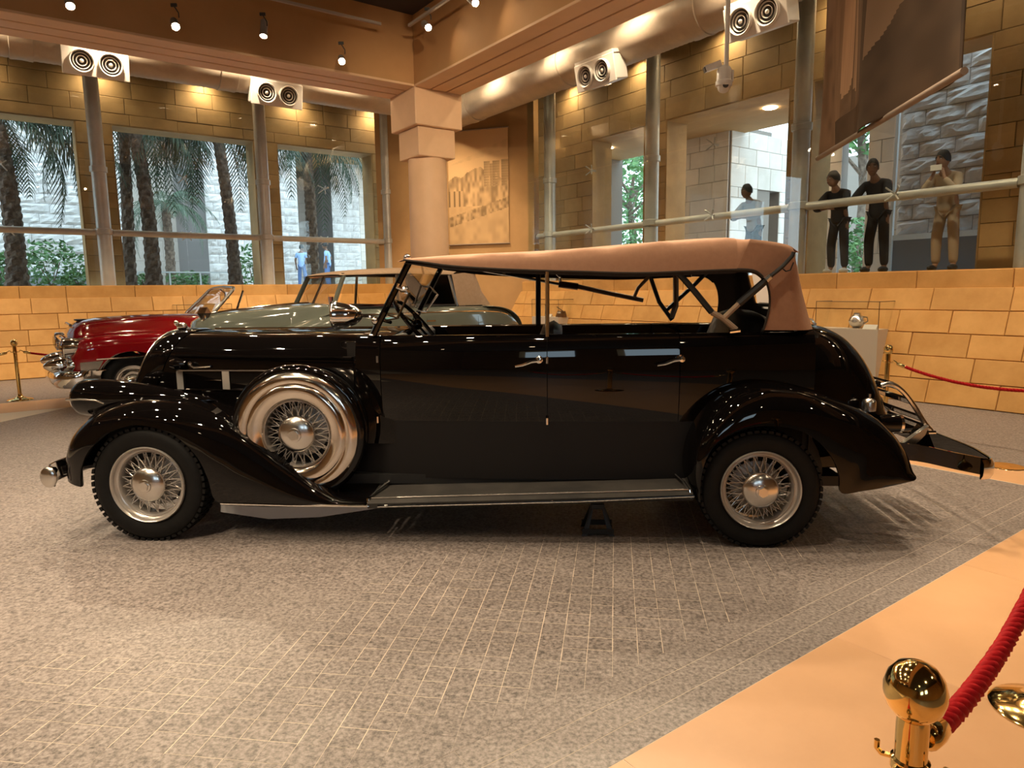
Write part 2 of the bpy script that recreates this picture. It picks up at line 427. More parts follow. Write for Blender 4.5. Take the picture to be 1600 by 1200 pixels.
def paver_piece(m, c, ga0, gb0, top=0.0):
    h = TS / 2
    poly = [c - GA * (h - ga0) - GB * (h - gb0), c + GA * (h - ga0) - GB * (h - gb0), c + GA * (h - ga0) + GB * (h - gb0), c - GA * (h - ga0) + GB * (h - gb0)]
    for p, n in clips: poly = clip_poly(poly, p, n)
    if len(poly) < 3: return
    n = len(poly); o = len(m.v)
    m.v += [(q.x, q.y, top) for q in poly] + [(q.x, q.y, top - 0.006) for q in poly]
    m.f += [tuple(o + k for k in range(n))] + [(o + k, o + n + k, o + n + (k + 1) % n, o + (k + 1) % n) for k in range(n)]
variants = []
for gx, gy in ((.0005, .0014), (.0015, .0005), (.0004, .0004), (.0015, .0014), (.0002, .0005)):
    h = TS / 2; m = MB(); c = 0.0008
    m.add([(-h + gx, -h + gy, -.006), (h - gx, -h + gy, -.006), (h - gx, h - gy, -.006), (-h + gx, h - gy, -.006), (-h + gx, -h + gy, 0), (h - gx, -h + gy, 0), (h - gx, h - gy, 0), (-h + gx, h - gy, 0)],
          [(4, 5, 6, 7), (0, 1, 5, 4), (1, 2, 6, 5), (2, 3, 7, 6), (3, 0, 4, 7)])
    variants.append(m.mesh('paver', 'paver_granite', 0, False))
field = MB(); rp = random.Random(5)
def patch(c):                                     # worn joints come and go in patches over the floor
    return sin(c.x * 1.9 + 1.3) * sin(c.y * 2.3 + .4) + .5 * sin(c.x * .8 - c.y * 1.7)
for (i, j, c) in full + cut:
    s = patch(c)
    if (i, j) in single:
        k = (rp.choice((0, 1, 3)) if s > -.05 else rp.choice((2, 4, 4)))
        link('paver', variants[k], floor, (c.x, c.y, rp.uniform(-.0004, 0)), (0, 0, ga))
    else:
        w = (rp.choice((.0006, .0013)) if s > -.05 else .0003) * (1.0 if c.y < 6.5 else 0)
        paver_piece(field, c, w, w * rp.choice((.4, 1)))
fo = field.build('paver_field', 'paver_granite', floor, smooth=0, weld=False); fo['kind'] = 'stuff'
# straight rows of pavers that edge the orange bands
edge = MB()
for r in range(3):
    v1 = SN - 0.12 * r - 0.0012; v0 = SN - 0.12 * (r + 1) + 0.0012; x = -6.0 + r * .1
    while x < FR0 - .02:
        w = rp.choice((.36, .48, .6)); x1 = min(x + w, FR0 - .01)
        ps = [B(x + .0006, v0), B(x1 - .0006, v0), B(x1 - .0006, v1), B(x + .0006, v1)]
        edge.prism([p.xy for p in ps], -0.006, 0, 'xy'); x = x1
eo = edge.build('edging_paver', 'paver_granite', floor, smooth=0, weld=False); eo['kind'] = 'stuff'
rest = MB()
for (a, b, c, d) in ((U0, U1 + .5, V0, FL0), (FR1, U1 + .5, FL0, V1), (U0, -6.2, FL1, SN), (U0, FR0, 1.2, V1)):
    rest.prism([B(a, c).xy, B(b, c).xy, B(b, d).xy, B(a, d).xy], -0.006, 0.0, 'xy')
ro = rest.build('paver_field', 'paver_granite', floor, smooth=0, weld=False); ro['kind'] = 'stuff'
def slab_band(u0, u1, v0, v1, nu, nv, off=0.0):
    for i in range(nu):
        for j in range(nv):
            a, b = lerp(u0, u1, i / nu), lerp(u0, u1, (i + 1) / nu); c, d = lerp(v0, v1, j / nv), lerp(v0, v1, (j + 1) / nv)
            g = .0012; m = MB().cbox((0, 0, -.006), (b - a - 2 * g, d - c - 2 * g, 0.0008), .0007)
            o = m.build('border_slab', 'border_stone', floor, smooth=0); mt = frame(B(a + g, d - g), EU); o.matrix_local = mt
            # local y runs along -V, so start from the far edge
slab_band(-6.2, FR1, SN, 1.2, 10, 2)
slab_band(-6.2, FR1, FL0, FL1, 14, 1)
slab_band(FR0, FR1, FL1, SN, 1, 9)

# ---- low battered walls -----------------------------------------------------
LEAN = 0.50 / 1.44
def tilt(fr):                                     # lean the wall face back from the room
    a = math.atan(LEAN); return fr @ Matrix.Rotation(-a, 4, 'X')
HS = 1.44 / cos(math.atan(LEAN))
LW, RW = -15.10, 9.25
wl_fr = frame(B(-7.0, LW), EU); wr_fr = frame(B(RW, -13.6), EV)
wall_left = MB().box((0, 0, -.02), (15.2, .3, HS)).build('wall_left', 'joint_dark', smooth=0); wall_left.matrix_world = tilt(wl_fr)
tag(wall_left, 'low leaning wall of orange stone blocks under the garden windows', 'wall', kind='structure')
block_wall(wall_left, 4.2, 15.2, 0, HS, 0.305, 0.62, 'low_wall_stone', seed=3)
wall_right = MB().box((0, 0, -.02), (22.0, .3, HS)).build('wall_right', 'joint_dark', smooth=0); wall_right.matrix_world = tilt(wr_fr)
tag(wall_right, 'low leaning wall of orange stone slabs below the visitors', 'wall', kind='structure')
block_wall(wall_right, 0, 12.6, 0, HS, 0.305, 0.74, 'low_wall_stone', seed=4)
SB = LEAN * 1.44                                  # set-back of the upright coping course
for nm, fr, x0, x1, hi, sd in (('trim_1', wl_fr, 0, 15.2, 13.9, 5), ('trim_2', wr_fr, 0, 22.0, 12.6, 6)):
    t = MB().box((0, SB + .02, 1.42), (x1, SB + .75, 1.66)).build(nm, 'joint_dark', smooth=0); t.matrix_world = fr
    tag(t, 'orange stone coping course along the left low wall' if nm == 'trim_1' else 'orange stone coping course along the right low wall', 'coping', kind='structure')
    block_wall(t, 4.0 if nm == 'trim_1' else 0, hi + (1.3 if nm == 'trim_1' else 0), 1.425, 1.668, 0.3, 0.95, 'low_wall_stone', seed=sd)
    for ch in t.children: ch.location.y = SB + .02
    k = MB()
    x = 0.0
    cap = MB().box((0, SB + .03, 1.655), (x1, SB + .80, 1.672)).build('window_sill', 'low_wall_stone', t, smooth=0)
CEIL = 6.12
# ---- corner wall with the poster ---------------------------------------------
ca, cb = B(7.85, -15.55), B(9.75, -12.95)
cdir = (cb - ca).normalized(); clen = (cb - ca).length
cw = MB().box((-0.5, 0, 0), (clen + .3, .4, CEIL)).build('wall_corner', 'plaster_back', smooth=0); cw.matrix_world = frame(ca, cdir)
tag(cw, 'warm brown plaster wall closing the corner behind the column', 'wall', kind='structure')

# ---- ring walls with openings behind the glass ---------------------------------
GL, GR = -15.8, 10.0                              # glass planes
RL, RR = -16.6, 10.8                              # ring wall faces
rl_fr = frame(B(-6.0, RL), EU)                    # local x = u + 6
hl = [(0.3, 7.38, 1.5, 4.94), (8.0, 10.84, 1.5, 4.94), (11.36, 13.76, 1.5, 4.94)]
ring_l = wall_backing('wall_ring_left', rl_fr, 0, 16.5, 1.4, CEIL, 0, 0.55, 'joint_brown', hl)
tag(ring_l, 'brown stone block wall with three wide openings to the palm court', 'wall', kind='structure')
block_wall(ring_l, 5.4, 15.0, 1.66, CEIL, 0.31, 0.80, 'ring_wall_stone', hl, seed=11)
rr_fr = frame(B(RR, -14.0), EV)                   # local x = v + 14
hr = [(2.3, 3.87, 1.5, 4.76), (4.45, 7.12, 1.5, 4.76), (7.52, 10.05, 1.5, 4.76), (11.2, 14.2, 1.5, 4.76)]
ring_r = wall_backing('wall_ring_right', rr_fr, 0, 22.0, 1.4, CEIL, 0, 0.55, 'joint_brown', hr)
tag(ring_r, 'brown stone block wall with tall openings behind the visitors', 'wall', kind='structure')
block_wall(ring_r, 0.3, 11.4, 1.66, CEIL, 0.31, 0.80, 'ring_wall_stone', hr, seed=12)
# reveals of the openings are faced with the same stone
def reveals(wall, holes, mat):
    m = MB()
    for (a, b, c, d) in holes:
        m.box((a - .0, -.015, 1.64), (a + .02, .57, d)); m.box((b - .02, -.015, 1.64), (b, .57, d)); m.box((a + .02, -.015, d - .02), (b - .02, .57, d))
    m.build('reveal', mat, wall, smooth=0)
reveals(ring_l, hl, 'ring_wall_stone'); reveals(ring_r, hr, 'ring_wall_stone')

# ---- glass skin: panes, tubular posts and the waist rail ------------------------
def glass_skin(idx, fr, x0, x1, posts, seam, label, gy=0.0, ry=-.42):
    w = empty('window_%d' % idx, fr.translation, 0, label, 'window', kind='structure'); w.matrix_world = fr
    xs = [x0] + list(seam) + [x1]
    for a, b in zip(xs, xs[1:]):
        for c, d in ((1.67, 3.9), (3.9, CEIL)):
            m = MB().box((a + .006, gy - .006, c + .006), (b - .006, gy + .006, d - .006)); m.build('pane', 'window_glass', w, smooth=0)
    for x in posts:
        p = MB().lathe([(.001, 1.66), (.13, 1.66), (.13, CEIL), (.001, CEIL)], 16, (x, ry, 0)).build('post', 'steel_post', w)
        c = MB()
        for z in (2.72, 3.9): c.lathe([(.132, z - .06), (.155, z - .05), (.155, z + .05), (.132, z + .06)], 16, (x, ry, 0))
        c.build('collar', 'steel_post', p)
    rx = sorted([x0] + list(posts) + [x1])
    for a, b in zip(rx, rx[1:]):
        MB().tube([(a + .15, ry, 2.70), (b - .15, ry, 2.70)], .062, 12).build('rail', 'steel_post', w)
    for x in seam:                                # four-armed clamps that hold the glass to the rail
        for z in (2.72, 3.9):
            k = MB()
            for sx in (-1, 1):
                for sz in (-1, 1): k.tube([(x, lerp(ry, gy, .5), z), (x + sx * .09, gy - .02 * (1 if gy > ry else -1), z + sz * .09)], .012, 6)
            k.tube([(x, ry, z), (x, lerp(ry, gy, .6), z)], .022, 8)
            k.build('glass_clamp', 'steel_post', w)
    return w
gl_fr = frame(B(-6.0, GL - 0.42), EU)
glass_skin(1, gl_fr, 0.0, 13.9, [4.55, 7.63, 10.76, 13.76], [3.1, 6.1, 9.2, 12.25], 'glass wall on steel posts facing the palm court')
gr_fr = frame(B(GR, -13.0), EV)
glass_skin(2, gr_fr, 0.1, 19.0, [0.7, 3.75, 6.80, 9.85, 12.9], [2.2, 5.25, 8.3, 11.35, 14.4], 'glass wall on steel posts in front of the visitors', -.16, .06)

# ---- ceiling, beams, column --------------------------------------------------------
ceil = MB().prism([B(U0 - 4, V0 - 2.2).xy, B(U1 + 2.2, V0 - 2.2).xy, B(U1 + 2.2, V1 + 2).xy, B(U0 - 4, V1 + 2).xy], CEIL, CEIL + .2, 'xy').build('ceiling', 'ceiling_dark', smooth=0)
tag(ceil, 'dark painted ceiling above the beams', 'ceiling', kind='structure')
BW0, BW1, BZ = 0.0, 0.95, 4.97
def beam(name, fr, L, label):
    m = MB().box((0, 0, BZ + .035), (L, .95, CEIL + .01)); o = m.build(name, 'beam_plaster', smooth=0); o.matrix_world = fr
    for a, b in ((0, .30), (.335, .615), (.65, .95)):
        MB().cbox((0, a, BZ), (L, b, BZ + .045), .006).build('soffit_strip', 'column_stone', o, smooth=0)  # lighter than the beam faces, imitating floor light bounced onto the soffits
    return tag(o, label, 'beam', kind='structure')
CU, CV = 6.44, -11.42
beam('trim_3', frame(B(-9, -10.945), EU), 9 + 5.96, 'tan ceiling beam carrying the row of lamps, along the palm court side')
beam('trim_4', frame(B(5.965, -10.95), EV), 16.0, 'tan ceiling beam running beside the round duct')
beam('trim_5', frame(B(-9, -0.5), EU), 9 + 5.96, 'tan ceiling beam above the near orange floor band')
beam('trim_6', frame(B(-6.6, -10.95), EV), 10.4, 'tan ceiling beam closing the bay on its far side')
col = empty('stone_column', B(CU, CV), ANG_U, 'round tan stone column with a stepped square capital', 'column')
MB().lathe([(.001, 0), (.45, 0), (.45, .12), (.40, .16), (.365, .22), (.355, 2.0), (.35, 3.84), (.345, 3.87), (.001, 3.87)], 40).build('shaft', 'column_stone', col)
MB().cbox((-.375, -.375, 3.86), (.375, .375, 4.36), .012).build('capital_block', 'column_stone', col, smooth=0)
cap = MB().cbox((-.475, -.475, 4.36), (.475, .475, 5.0), .012).build('abacus', 'column_stone', col, smooth=0)
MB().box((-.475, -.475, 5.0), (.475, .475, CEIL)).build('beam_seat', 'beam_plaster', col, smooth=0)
# ---- walls behind the camera -------------------------------------------------------
bw_fr = frame(B(U0, V1), EU)
hb = [(3.5, 6.6, 3.3, 5.6), (8.2, 10.2, 3.3, 5.6)]
wall_back = wall_backing('wall_back', bw_fr, 0, 23.5, 0, CEIL, 0, .4, 'plaster_back', hb)
tag(wall_back, 'warm plaster wall with tall windows across the hall', 'wall', kind='structure')
wf_fr = frame(B(U0 - .3, LW - .2), EU)
wall_far = wall_backing('wall_far', wf_fr, 0, 7.4, 0, CEIL, 0, .4, 'plaster_back'); tag(wall_far, 'plain warm plaster wall beyond the glass front', 'wall', kind='structure')
ws_fr = frame(B(9.3, 7.6), EV); wall_side = wall_backing('wall_side', ws_fr, 0, 2.0, 0, CEIL, 0, 1.6, 'plaster_back'); tag(wall_side, 'plain warm plaster return wall at the terrace end', 'wall', kind='structure')
we_fr = frame(B(U0, V1 + .5), -EV)
wall_end = wall_backing('wall_end', we_fr, 0, 27.5, 0, CEIL, 0, .4, 'plaster_back')
tag(wall_end, 'plain warm plaster end wall of the hall', 'wall', kind='structure')
# ================================================================ the black touring car
CAR_O = Vector((-2.24, 4.0, 0)); CAR_RZ = atan2(-.06566, .99784)
ES = Vector((.99784, -.06566, 0)); ET = Vector((.06566, .99784, 0))
car = empty('touring_car', CAR_O, CAR_RZ, 'long black open touring car with tan canvas top and wire wheels', 'car')
def CP(px, py, t):
    """pixel -> car-local point on the plane t metres in from the near wheel faces"""
    P = on_plane(px, py, CAR_O + ET * t, ET) - CAR_O
    return Vector((P.dot(ES), t, P.z))
YC = 0.88
def sup(phi, n): return (max(cos(phi), 0) ** (2 / n), max(sin(phi), 0) ** (2 / n))

# ---- wheels -------------------------------------------------------------------
def wheel_proto(car_root):
    ty = MB().lathe([(.222, .035), (.232, .018), (.262, .006), (.30, .0), (.328, .010), (.344, .026), (.350, .045), (.352, .07), (.352, .11), (.350, .135), (.344, .155), (.328, .172), (.30, .18), (.262, .174), (.222, .15)], 72, (0, 0, 0), 'y').build('tyre', 'tyre_rubber', car_root, 180)
    tr = MB()
    for k in range(54):
        a = 2 * pi * k / 54
        for y0, y1, off in ((.014, .062, 0), (.118, .166, .5), (.075, .105, .25)):
            b = a + off * 2 * pi / 54; er = Vector((cos(b), 0, sin(b))); et = Vector((-sin(b), 0, cos(b)))
            rr = .351 if y0 == .075 else .347
            tr.obox(er * rr + Vector((0, (y0 + y1) / 2, 0)), er, et, (0, 1, 0), .008, .0135, (y1 - y0) / 2)
    t = tr.build('tread', 'tyre_rubber', ty, smooth=0, weld=False); t['kind'] = 'stuff'
    rm = MB().lathe([(.224, .030), (.234, .016), (.235, .006), (.230, .0), (.224, .004), (.220, .020), (.212, .034), (.204, .038), (.199, .034), (.194, .040), (.190, .056), (.190, .13), (.20, .15), (.224, .155)], 64, (0, 0, 0), 'y').build('rim', 'wheel_paint', ty, 60)
    sp = MB()
    NS = 20
    for k in range(NS):
        a = 2 * pi * k / NS
        for da, y0, y1, r0 in ((.42, .030, .062, .070), (-.42, .030, .062, .070), (.26, .105, .085, .085), (-.26, .105, .085, .085)):
            b = a + da; off = .13 * (1 if y0 < .05 else 0)
            sp.tube([(r0 * cos(b), y0, r0 * sin(b)), (.192 * cos(a + off), y1, .192 * sin(a + off))], .0024, 5, cap=False)
    so = sp.build('spokes', 'wheel_paint', ty, weld=False); so['kind'] = 'stuff'
    MB().lathe([(.088, .115), (.088, .04), (.098, .03), (.106, .020), (.104, .012), (.096, .004), (.080, -.006), (.055, -.014), (.040, -.017), (.038, -.024), (.02, -.028), (.001, -.028)], 40, (0, 0, 0), 'y').build('hubcap', 'dull_chrome', ty, 50)
    hx = [(0.030 * cos(pi / 3 * k + .3), .030 * sin(pi / 3 * k + .3)) for k in range(6)]
    MB().prism(hx, -.036, -.024, 'xz').build('hub_emblem', 'dull_chrome', ty, 0)
    MB().lathe([(.001, .112), (.142, .112), (.152, .118), (.155, .17)], 40, (0, 0, 0), 'y').build('brake_drum', 'brake_drum', ty, 50)
    return ty
w0 = wheel_proto(car); w0.location = (.035, 0.0, .352)
for loc, rz in (((3.655, 0.0, .340), 0), ((.035, 1.76, .352), pi), ((3.655, 1.76, .340), pi)):
    w = copy_tree(w0, car); w.location = loc; w.rotation_euler = (0, 0, rz)
for ob in (w0, *[c for c in car.children if c.name.startswith('tyre.')]):
    if ob.location.x > 3: ob.scale = (.985, 1, .965); ob.rotation_euler = (0, ob.rotation_euler.y + .9, ob.rotation_euler.z)

# ---- fenders: lofted between a crest line and the arch line ----------------------
def fender(name, pairs, seg, mirror=False):
    P = spline(pairs, seg); rows = []
    NA, NB = 12, 8
    for (cx, cz, ax, az, tc, tl, n, ti, drop) in P:
        row = [(ax + (cx - ax) * .10, tl + .05, az + (cz - az) * .10 + .0), (ax, tl + .02, az)]
        for k in range(NA + 1):
            c, s = sup(pi / 2 * k / NA, n)
            row.append((ax + (cx - ax) * s, tc - (tc - tl) * c, az + (cz - az) * s))
        for k in range(1, NB + 1):
            c, s = sup(pi / 2 * (1 - k / NB), 2.2)
            row.append((cx + (ax - cx) * drop * (1 - s), tc + (ti - tc) * c, cz + (az - cz) * drop * (1 - s)))
        rows.append(row)
    if mirror: rows = [[(x, 2 * YC - y, z) for x, y, z in r] for r in rows]
    return MB().grid(rows).build(name, 'black_paint', car, 80)
# (crest s, crest z, arch s, arch z, crest t, lip t, roundness, inner t, inner drop)
FF = [(-.565, .365, -.40, .33, .20, .03, 2.0, .42, .25), (-.553, .50, -.365, .46, .20, .0, 2.0, .44, .25), (-.49, .635, -.29, .57, .20, -.02, 2.1, .46, .25),
      (-.395, .735, -.21, .64, .20, -.02, 2.1, .48, .25), (-.306, .795, -.14, .685, .20, -.02, 2.1, .48, .25), (-.159, .842, -.05, .715, .20, -.02, 2.1, .48, .3),
      (-.016, .857, .03, .725, .20, -.02, 2.1, .48, .3), (.183, .845, .16, .70, .19, -.02, 2.2, .50, .3), (.301, .815, .27, .645, .17, -.02, 2.3, .50, .3),
      (.456, .757, .375, .53, .14, -.02, 2.5, .50, .3), (.575, .686, .43, .40, .11, -.02, 2.7, .46, .35), (.69, .60, .47, .265, .09, -.02, 3.0, .42, .4),
      (.84, .485, .62, .238, .08, -.02, 3.2, .40, .45), (.99, .385, .85, .236, .08, -.02, 3.2, .38, .4), (1.12, .310, 1.08, .236, .08, -.02, 3.0, .36, .2),
      (1.22, .275, 1.2, .236, .08, -.02, 2.6, .36, .0), (1.37, .268, 1.37, .236, .08, -.02, 2.6, .36, .0)]
fender('front_fender', FF, 5); fender('front_fender', FF, 5, True)
RF = [(3.285, .285, 3.315, .27, .10, .0, 2.0, .30, .0), (3.250, .427, 3.31, .40, .12, -.02, 2.0, .34, .2), (3.262, .578, 3.33, .515, .14, -.03, 2.0, .36, .2), (3.315, .708, 3.38, .61, .16, -.03, 2.0, .38, .2),
      (3.403, .825, 3.45, .665, .18, -.03, 2.1, .40, .25), (3.508, .898, 3.54, .705, .18, -.03, 2.2, .42, .25), (3.647, .936, 3.645, .722, .18, -.03, 2.3, .44, .25), (3.788, .928, 3.76, .716, .18, -.03, 2.3, .46, .25),
      (3.93, .898, 3.865, .685, .18, -.03, 2.4, .48, .25), (4.072, .852, 3.96, .62, .18, -.03, 2.4, .50, .25), (4.214, .797, 4.03, .53, .19, -.03, 2.4, .52, .3), (4.315, .745, 4.066, .44, .20, -.03, 2.3, .54, .3),
      (4.394, .683, 4.085, .340, .20, -.028, 2.3, .56, .3), (4.469, .60, 4.20, .350, .20, -.022, 2.25, .58, .3), (4.520, .507, 4.34, .370, .20, -.005, 2.2, .58, .2), (4.545, .42, 4.50, .396, .20, .03, 2.1, .56, .1)]
fender('rear_fender', RF, 5); fender('rear_fender', RF, 5, True)
# dark wheel houses behind the tyres
for y in (.30, 1.46):
    for cx, cz, r_, z0 in ((.03, .36, .47, .30), (3.67, .34, .43, .28)):
        MB().prism([(cx + r_ * cos(a), max(z0, cz + r_ * sin(a))) for a in [pi * k / 16 for k in range(17)]] + [(cx - r_, z0), (cx + r_, z0)], y - .01, y + .01).build('wheel_house', 'black_matte', car, 0)
# chrome bead under the fender skirt
MB().tube([CP(345, 787, -.022), CP(450, 790, -.022), CP(575, 791, -.022)], .007, 6).build('fender_bead', 'chrome', car)
# head lamp pods faired into the fenders
for side in (0, 1):
    m = MB(); rows = []
    prof = [(-.555, .001), (-.553, .05), (-.545, .088), (-.53, .106), (-.50, .116), (-.42, .118), (-.30, .112), (-.16, .096), (0, .072), (.16, .045), (.30, .02), (.36, .001)]
    for x, r in prof:
        zc = .842 + .0 * x - (.05 * max(0, x + .1)); rows.append([(x, (.30 if not side else 2 * YC - .30) + r * 1.05 * cos(2 * pi * k / 24), zc + r * sin(2 * pi * k / 24)) for k in range(24)])
    pod = m.grid(rows, True).build('headlamp_pod', 'black_paint', car, 80)
    y = .30 if not side else 2 * YC - .30
    MB().tube([(-.549, y + .080 * 1.05 * cos(2 * pi * k / 24), .842 + .080 * sin(2 * pi * k / 24)) for k in range(24)], .007, 6, True).build('lamp_rim', 'chrome', pod)
    MB().lathe([(.078, -.553), (.05, -.562), (.001, -.566)], 24, (0, y, .842), 'x').build('lamp_lens', 'car_glass', pod)
    MB().tube([(-.555, y - .116, .845), (-.45, y - .126, .848), (-.36, y - .122, .842), (-.31, y - .116, .82)], .006, 6).build('pod_moulding', 'dull_chrome', pod)

# ---- body tub ------------------------------------------------------------------
bw = smooth_f([1.18, 1.30, 1.45, 1.9, 2.5, 3.2, 3.6, 3.9, 4.1], [.585, .612, .640, .672, .685, .680, .660, .630, .60])
LV = [(.50, .085), (.54, .066), (.62, .045), (.74, .022), (.86, .006), (.97, .0), (1.06, .002), (1.13, .010), (1.175, .022), (1.203, .036), (1.218, .055), (1.222, .072)]
def panel(name, s0, s1, n, far, mat='black_paint', inset=0.0, lv=LV, gap=.0025):
    rows = []
    for i in range(n + 1):
        s = lerp(s0 + gap, s1 - gap, i / n); w = bw(s) - inset
        row = [(s, YC - (w - o), z) for z, o in lv] + [(s, YC - (w - .10), 1.212), (s, YC - (w - .105), 1.15)]
        rows.append(row)
    e0 = [(r[0] if False else r) for r in ()]
    for idx, sgn in ((0, 1), (-1, -1)):                       # turn the panel edges in
        rows.insert(0, [(x, y + .02 * 1, z) for x, y, z in rows[0]]) if idx == 0 else rows.append([(x, y + .02, z) for x, y, z in rows[-1]])
    if far: rows = [[(x, 2 * YC - y, z) for x, y, z in r] for r in rows]
    return MB().grid(rows).build(name, mat, car, 60)
doors = []
for far in (False, True):
    panel('cowl_side', 1.26, 1.425, 4, far)
    d1 = panel('front_door', 1.425, 2.442, 14, far); d2 = panel('rear_door', 2.442, 3.22, 12, far)
    panel('rear_quarter', 3.22, 4.02, 12, far)
    lin = [[(s, (YC - (bw(s) - .03)) if not far else (YC + bw(s) - .03), z) for z in (.34, .6, .9, 1.18)] for s in [1.2 + .14 * k for k in range(21)]]
    MB().grid(lin).build('inner_trim', 'black_leather', car)
    # sill below the doors
    sl = []
    for k in range(13):
        s = lerp(1.24, 3.34, k / 12); w = bw(s); sl.append([(s, (YC - d) if not far else (YC + d), z) for d, z in ((w - .07, .505), (w - .055, .49), (w - .06, .45), (w - .10, .42), (w - .12, .33))])
    MB().grid(sl).build('sill', 'black_paint', car, 80)
    if not far:
        for dd, hx, hy in ((d1, 828, 565), (d2, 1048, 563)):
            p = CP(hx, hy, YC - bw(2.3)); p.y -= .004
            h = MB().lathe([(.001, .0), (.022, .0), (.022, -.012), (.014, -.018), (.012, -.045), (.017, -.05), (.017, -.062), (.001, -.066)], 16, (p.x + .055, p.y, p.z + .012), 'y')
            h.tube([(p.x + .055, p.y - .052, p.z + .012), (p.x + .01, p.y - .055, p.z + .006), (p.x - .04, p.y - .052, p.z - .014), (p.x - .085, p.y - .05, p.z - .022)], [.013, .012, .010, .008], 8)
            h.build('door_handle', 'chrome', dd)
        for hx in (588, 855):
            for hy in (562, 657):
                q = CP(hx, hy, YC - bw(1.6)); MB().lathe([(.001, -.02), (.009, -.02), (.009, .02), (.001, .02)], 10, (q.x, YC - bw(q.x) + .004, q.z), 'z').build('hinge', 'chrome', d1 if hx < 700 else d2)
MB().box((1.0, .25, .30), (4.2, 1.51, .36)).build('floor_pan', 'black_matte', car, 0)
MB().box((-.3, .45, .30), (1.2, 1.31, .50)).build('chassis', 'black_matte', car, 0)
MB().tube([(.035, .15, .35), (.035, 1.6, .35)], .035, 8).build('front_axle', 'black_matte', car); MB().tube([(3.655, .15, .34), (3.655, 1.6, .34)], .05, 8).build('rear_axle', 'black_matte', car)
for y in (.48, 1.28): MB().box((-.55, y - .03, .36), (4.65, y + .03, .46)).build('frame_rail', 'black_matte', car, 0)

# ---- rear deck and trunk ---------------------------------------------------------
tz = smooth_f([3.9, 4.02, 4.10, 4.20, 4.31, 4.41, 4.49, 4.545, 4.585, 4.61], [1.245, 1.25, 1.25, 1.235, 1.185, 1.09, .955, .80, .66, .50])
tw = smooth_f([3.9, 4.03, 4.10, 4.2, 4.3, 4.4, 4.5, 4.56, 4.61], [.625, .585, .57, .55, .525, .495, .455, .42, .37])
def trunk_row(s, NT=40):
    w, top = tw(s), tz(s); row = []
    for k in range(NT + 1):
        ph = pi * k / NT; c = cos(ph); d = math.copysign(abs(c) ** (2 / 3.4), c); z = .40 + (top - .40) * (max(sin(ph), 0) ** (2 / 3.4))
        row.append((s, YC - w * d, z))
    return row
ss = [4.03, 4.06, 4.1, 4.16, 4.22, 4.28, 4.33, 4.38, 4.42, 4.46, 4.49, 4.52, 4.545, 4.565, 4.585, 4.60, 4.61]
rows = [trunk_row(s) for s in ss]; rows.append([(4.62, lerp(y, YC, .5), lerp(z, .42, .6)) for x, y, z in rows[-1]]); rows.append([(4.62, YC, .42)] * len(rows[0]))
trunk = MB().grid(rows).build('trunk', 'black_paint', car, 70)
r0 = [[(4.00, YC - (bw(4.0) - .01) * cos(pi * k / 30), .5 + .745 * max(sin(pi * k / 30), 0) ** (2 / 4.5)) for k in range(31)], [(4.035, YC - (tw(4.03) - .02) * cos(pi * k / 30), .5 + .735 * max(sin(pi * k / 30), 0) ** (2 / 4.5)) for k in range(31)]]
MB().grid(r0).build('deck_seam', 'black_matte', trunk, 80)
MB().tube([(4.045, YC - .5, 1.262), (4.10, YC - .3, 1.275), (4.12, YC, 1.28), (4.10, YC + .3, 1.275), (4.045, YC + .5, 1.262)], .010, 6).build('deck_moulding', 'chrome', trunk)
q = CP(1358, 626, .32)
cap_ = MB().lathe([(.04, -.05), (.04, .0), (.036, .012), (.02, .022), (.008, .026), (.008, .05), (.001, .05)], 20, (q.x, .32, q.z - .01)).build('fuel_cap', 'dull_chrome', car)
q = CP(1400, 662, .35)
MB().lathe([(.001, -.03), (.05, -.03), (.055, .0), (.055, .09), (.001, .09)], 20, (q.x - .07, .36, q.z), 'x').build('tail_lamp', 'black_paint', car)
MB().lathe([(.056, .085), (.058, .10), (.05, .105)], 20, (q.x - .07, .36, q.z), 'x').build('tail_lamp_ring', 'chrome', car)
MB().lathe([(.05, .10), (.001, .112)], 20, (q.x - .07, .36, q.z), 'x').build('tail_lamp_lens', 'rear_light', car)

# ---- hood, cowl, radiator ---------------------------------------------------------
hw = smooth_f([-.3, 0, .4, .8, 1.1, 1.26], [.335, .36, .43, .505, .56, .60])
def hood_row(s0f, s, far=False):
    pass
def hood_section(k, NK):
    ph = pi * k / NK; c, s = cos(ph), sin(ph); d = math.copysign(abs(c) ** (2 / 2.7), c); return d, max(s, 0) ** (2 / 2.7)
def sfront(z): return -.145 - (1.24 - z) * .46 + .13
rows = []; NK = 44
for i in range(19):
    f = i / 18; row = []
    ks = []
    for z in (.60, .72, .84, .93): ks.append((1.0, z))
    sec = ks + [(hood_section(k, NK)[0], .97 + .268 * hood_section(k, NK)[1]) for k in range(NK + 1)] + [(-1.0, z) for z in (.93, .84, .72, .60)]
    for d, z in sec:
        s0 = sfront(z); s = lerp(s0, 1.245, f); row.append((s, YC - hw(s) * d, z - .006 * (1 - f)))
    rows.append(row)
hood = MB().grid(rows).build('hood', 'black_paint', car, 80)
rows = []
for i in range(7):
    f = i / 6; s = lerp(1.250, 1.50, f); w = lerp(.602, bw(1.5) - .03, f)
    sec = [(1.0, z) for z in (.55, .72, .84, .93)] + [(hood_section(k, NK)[0], .97 + (.272 + .0 * f) * hood_section(k, NK)[1]) for k in range(NK + 1)] + [(-1.0, z) for z in (.93, .84, .72, .55)]
    rows.append([(s, YC - w * d, z) for d, z in sec])
MB().grid(rows).build('cowl', 'black_paint', car, 80)
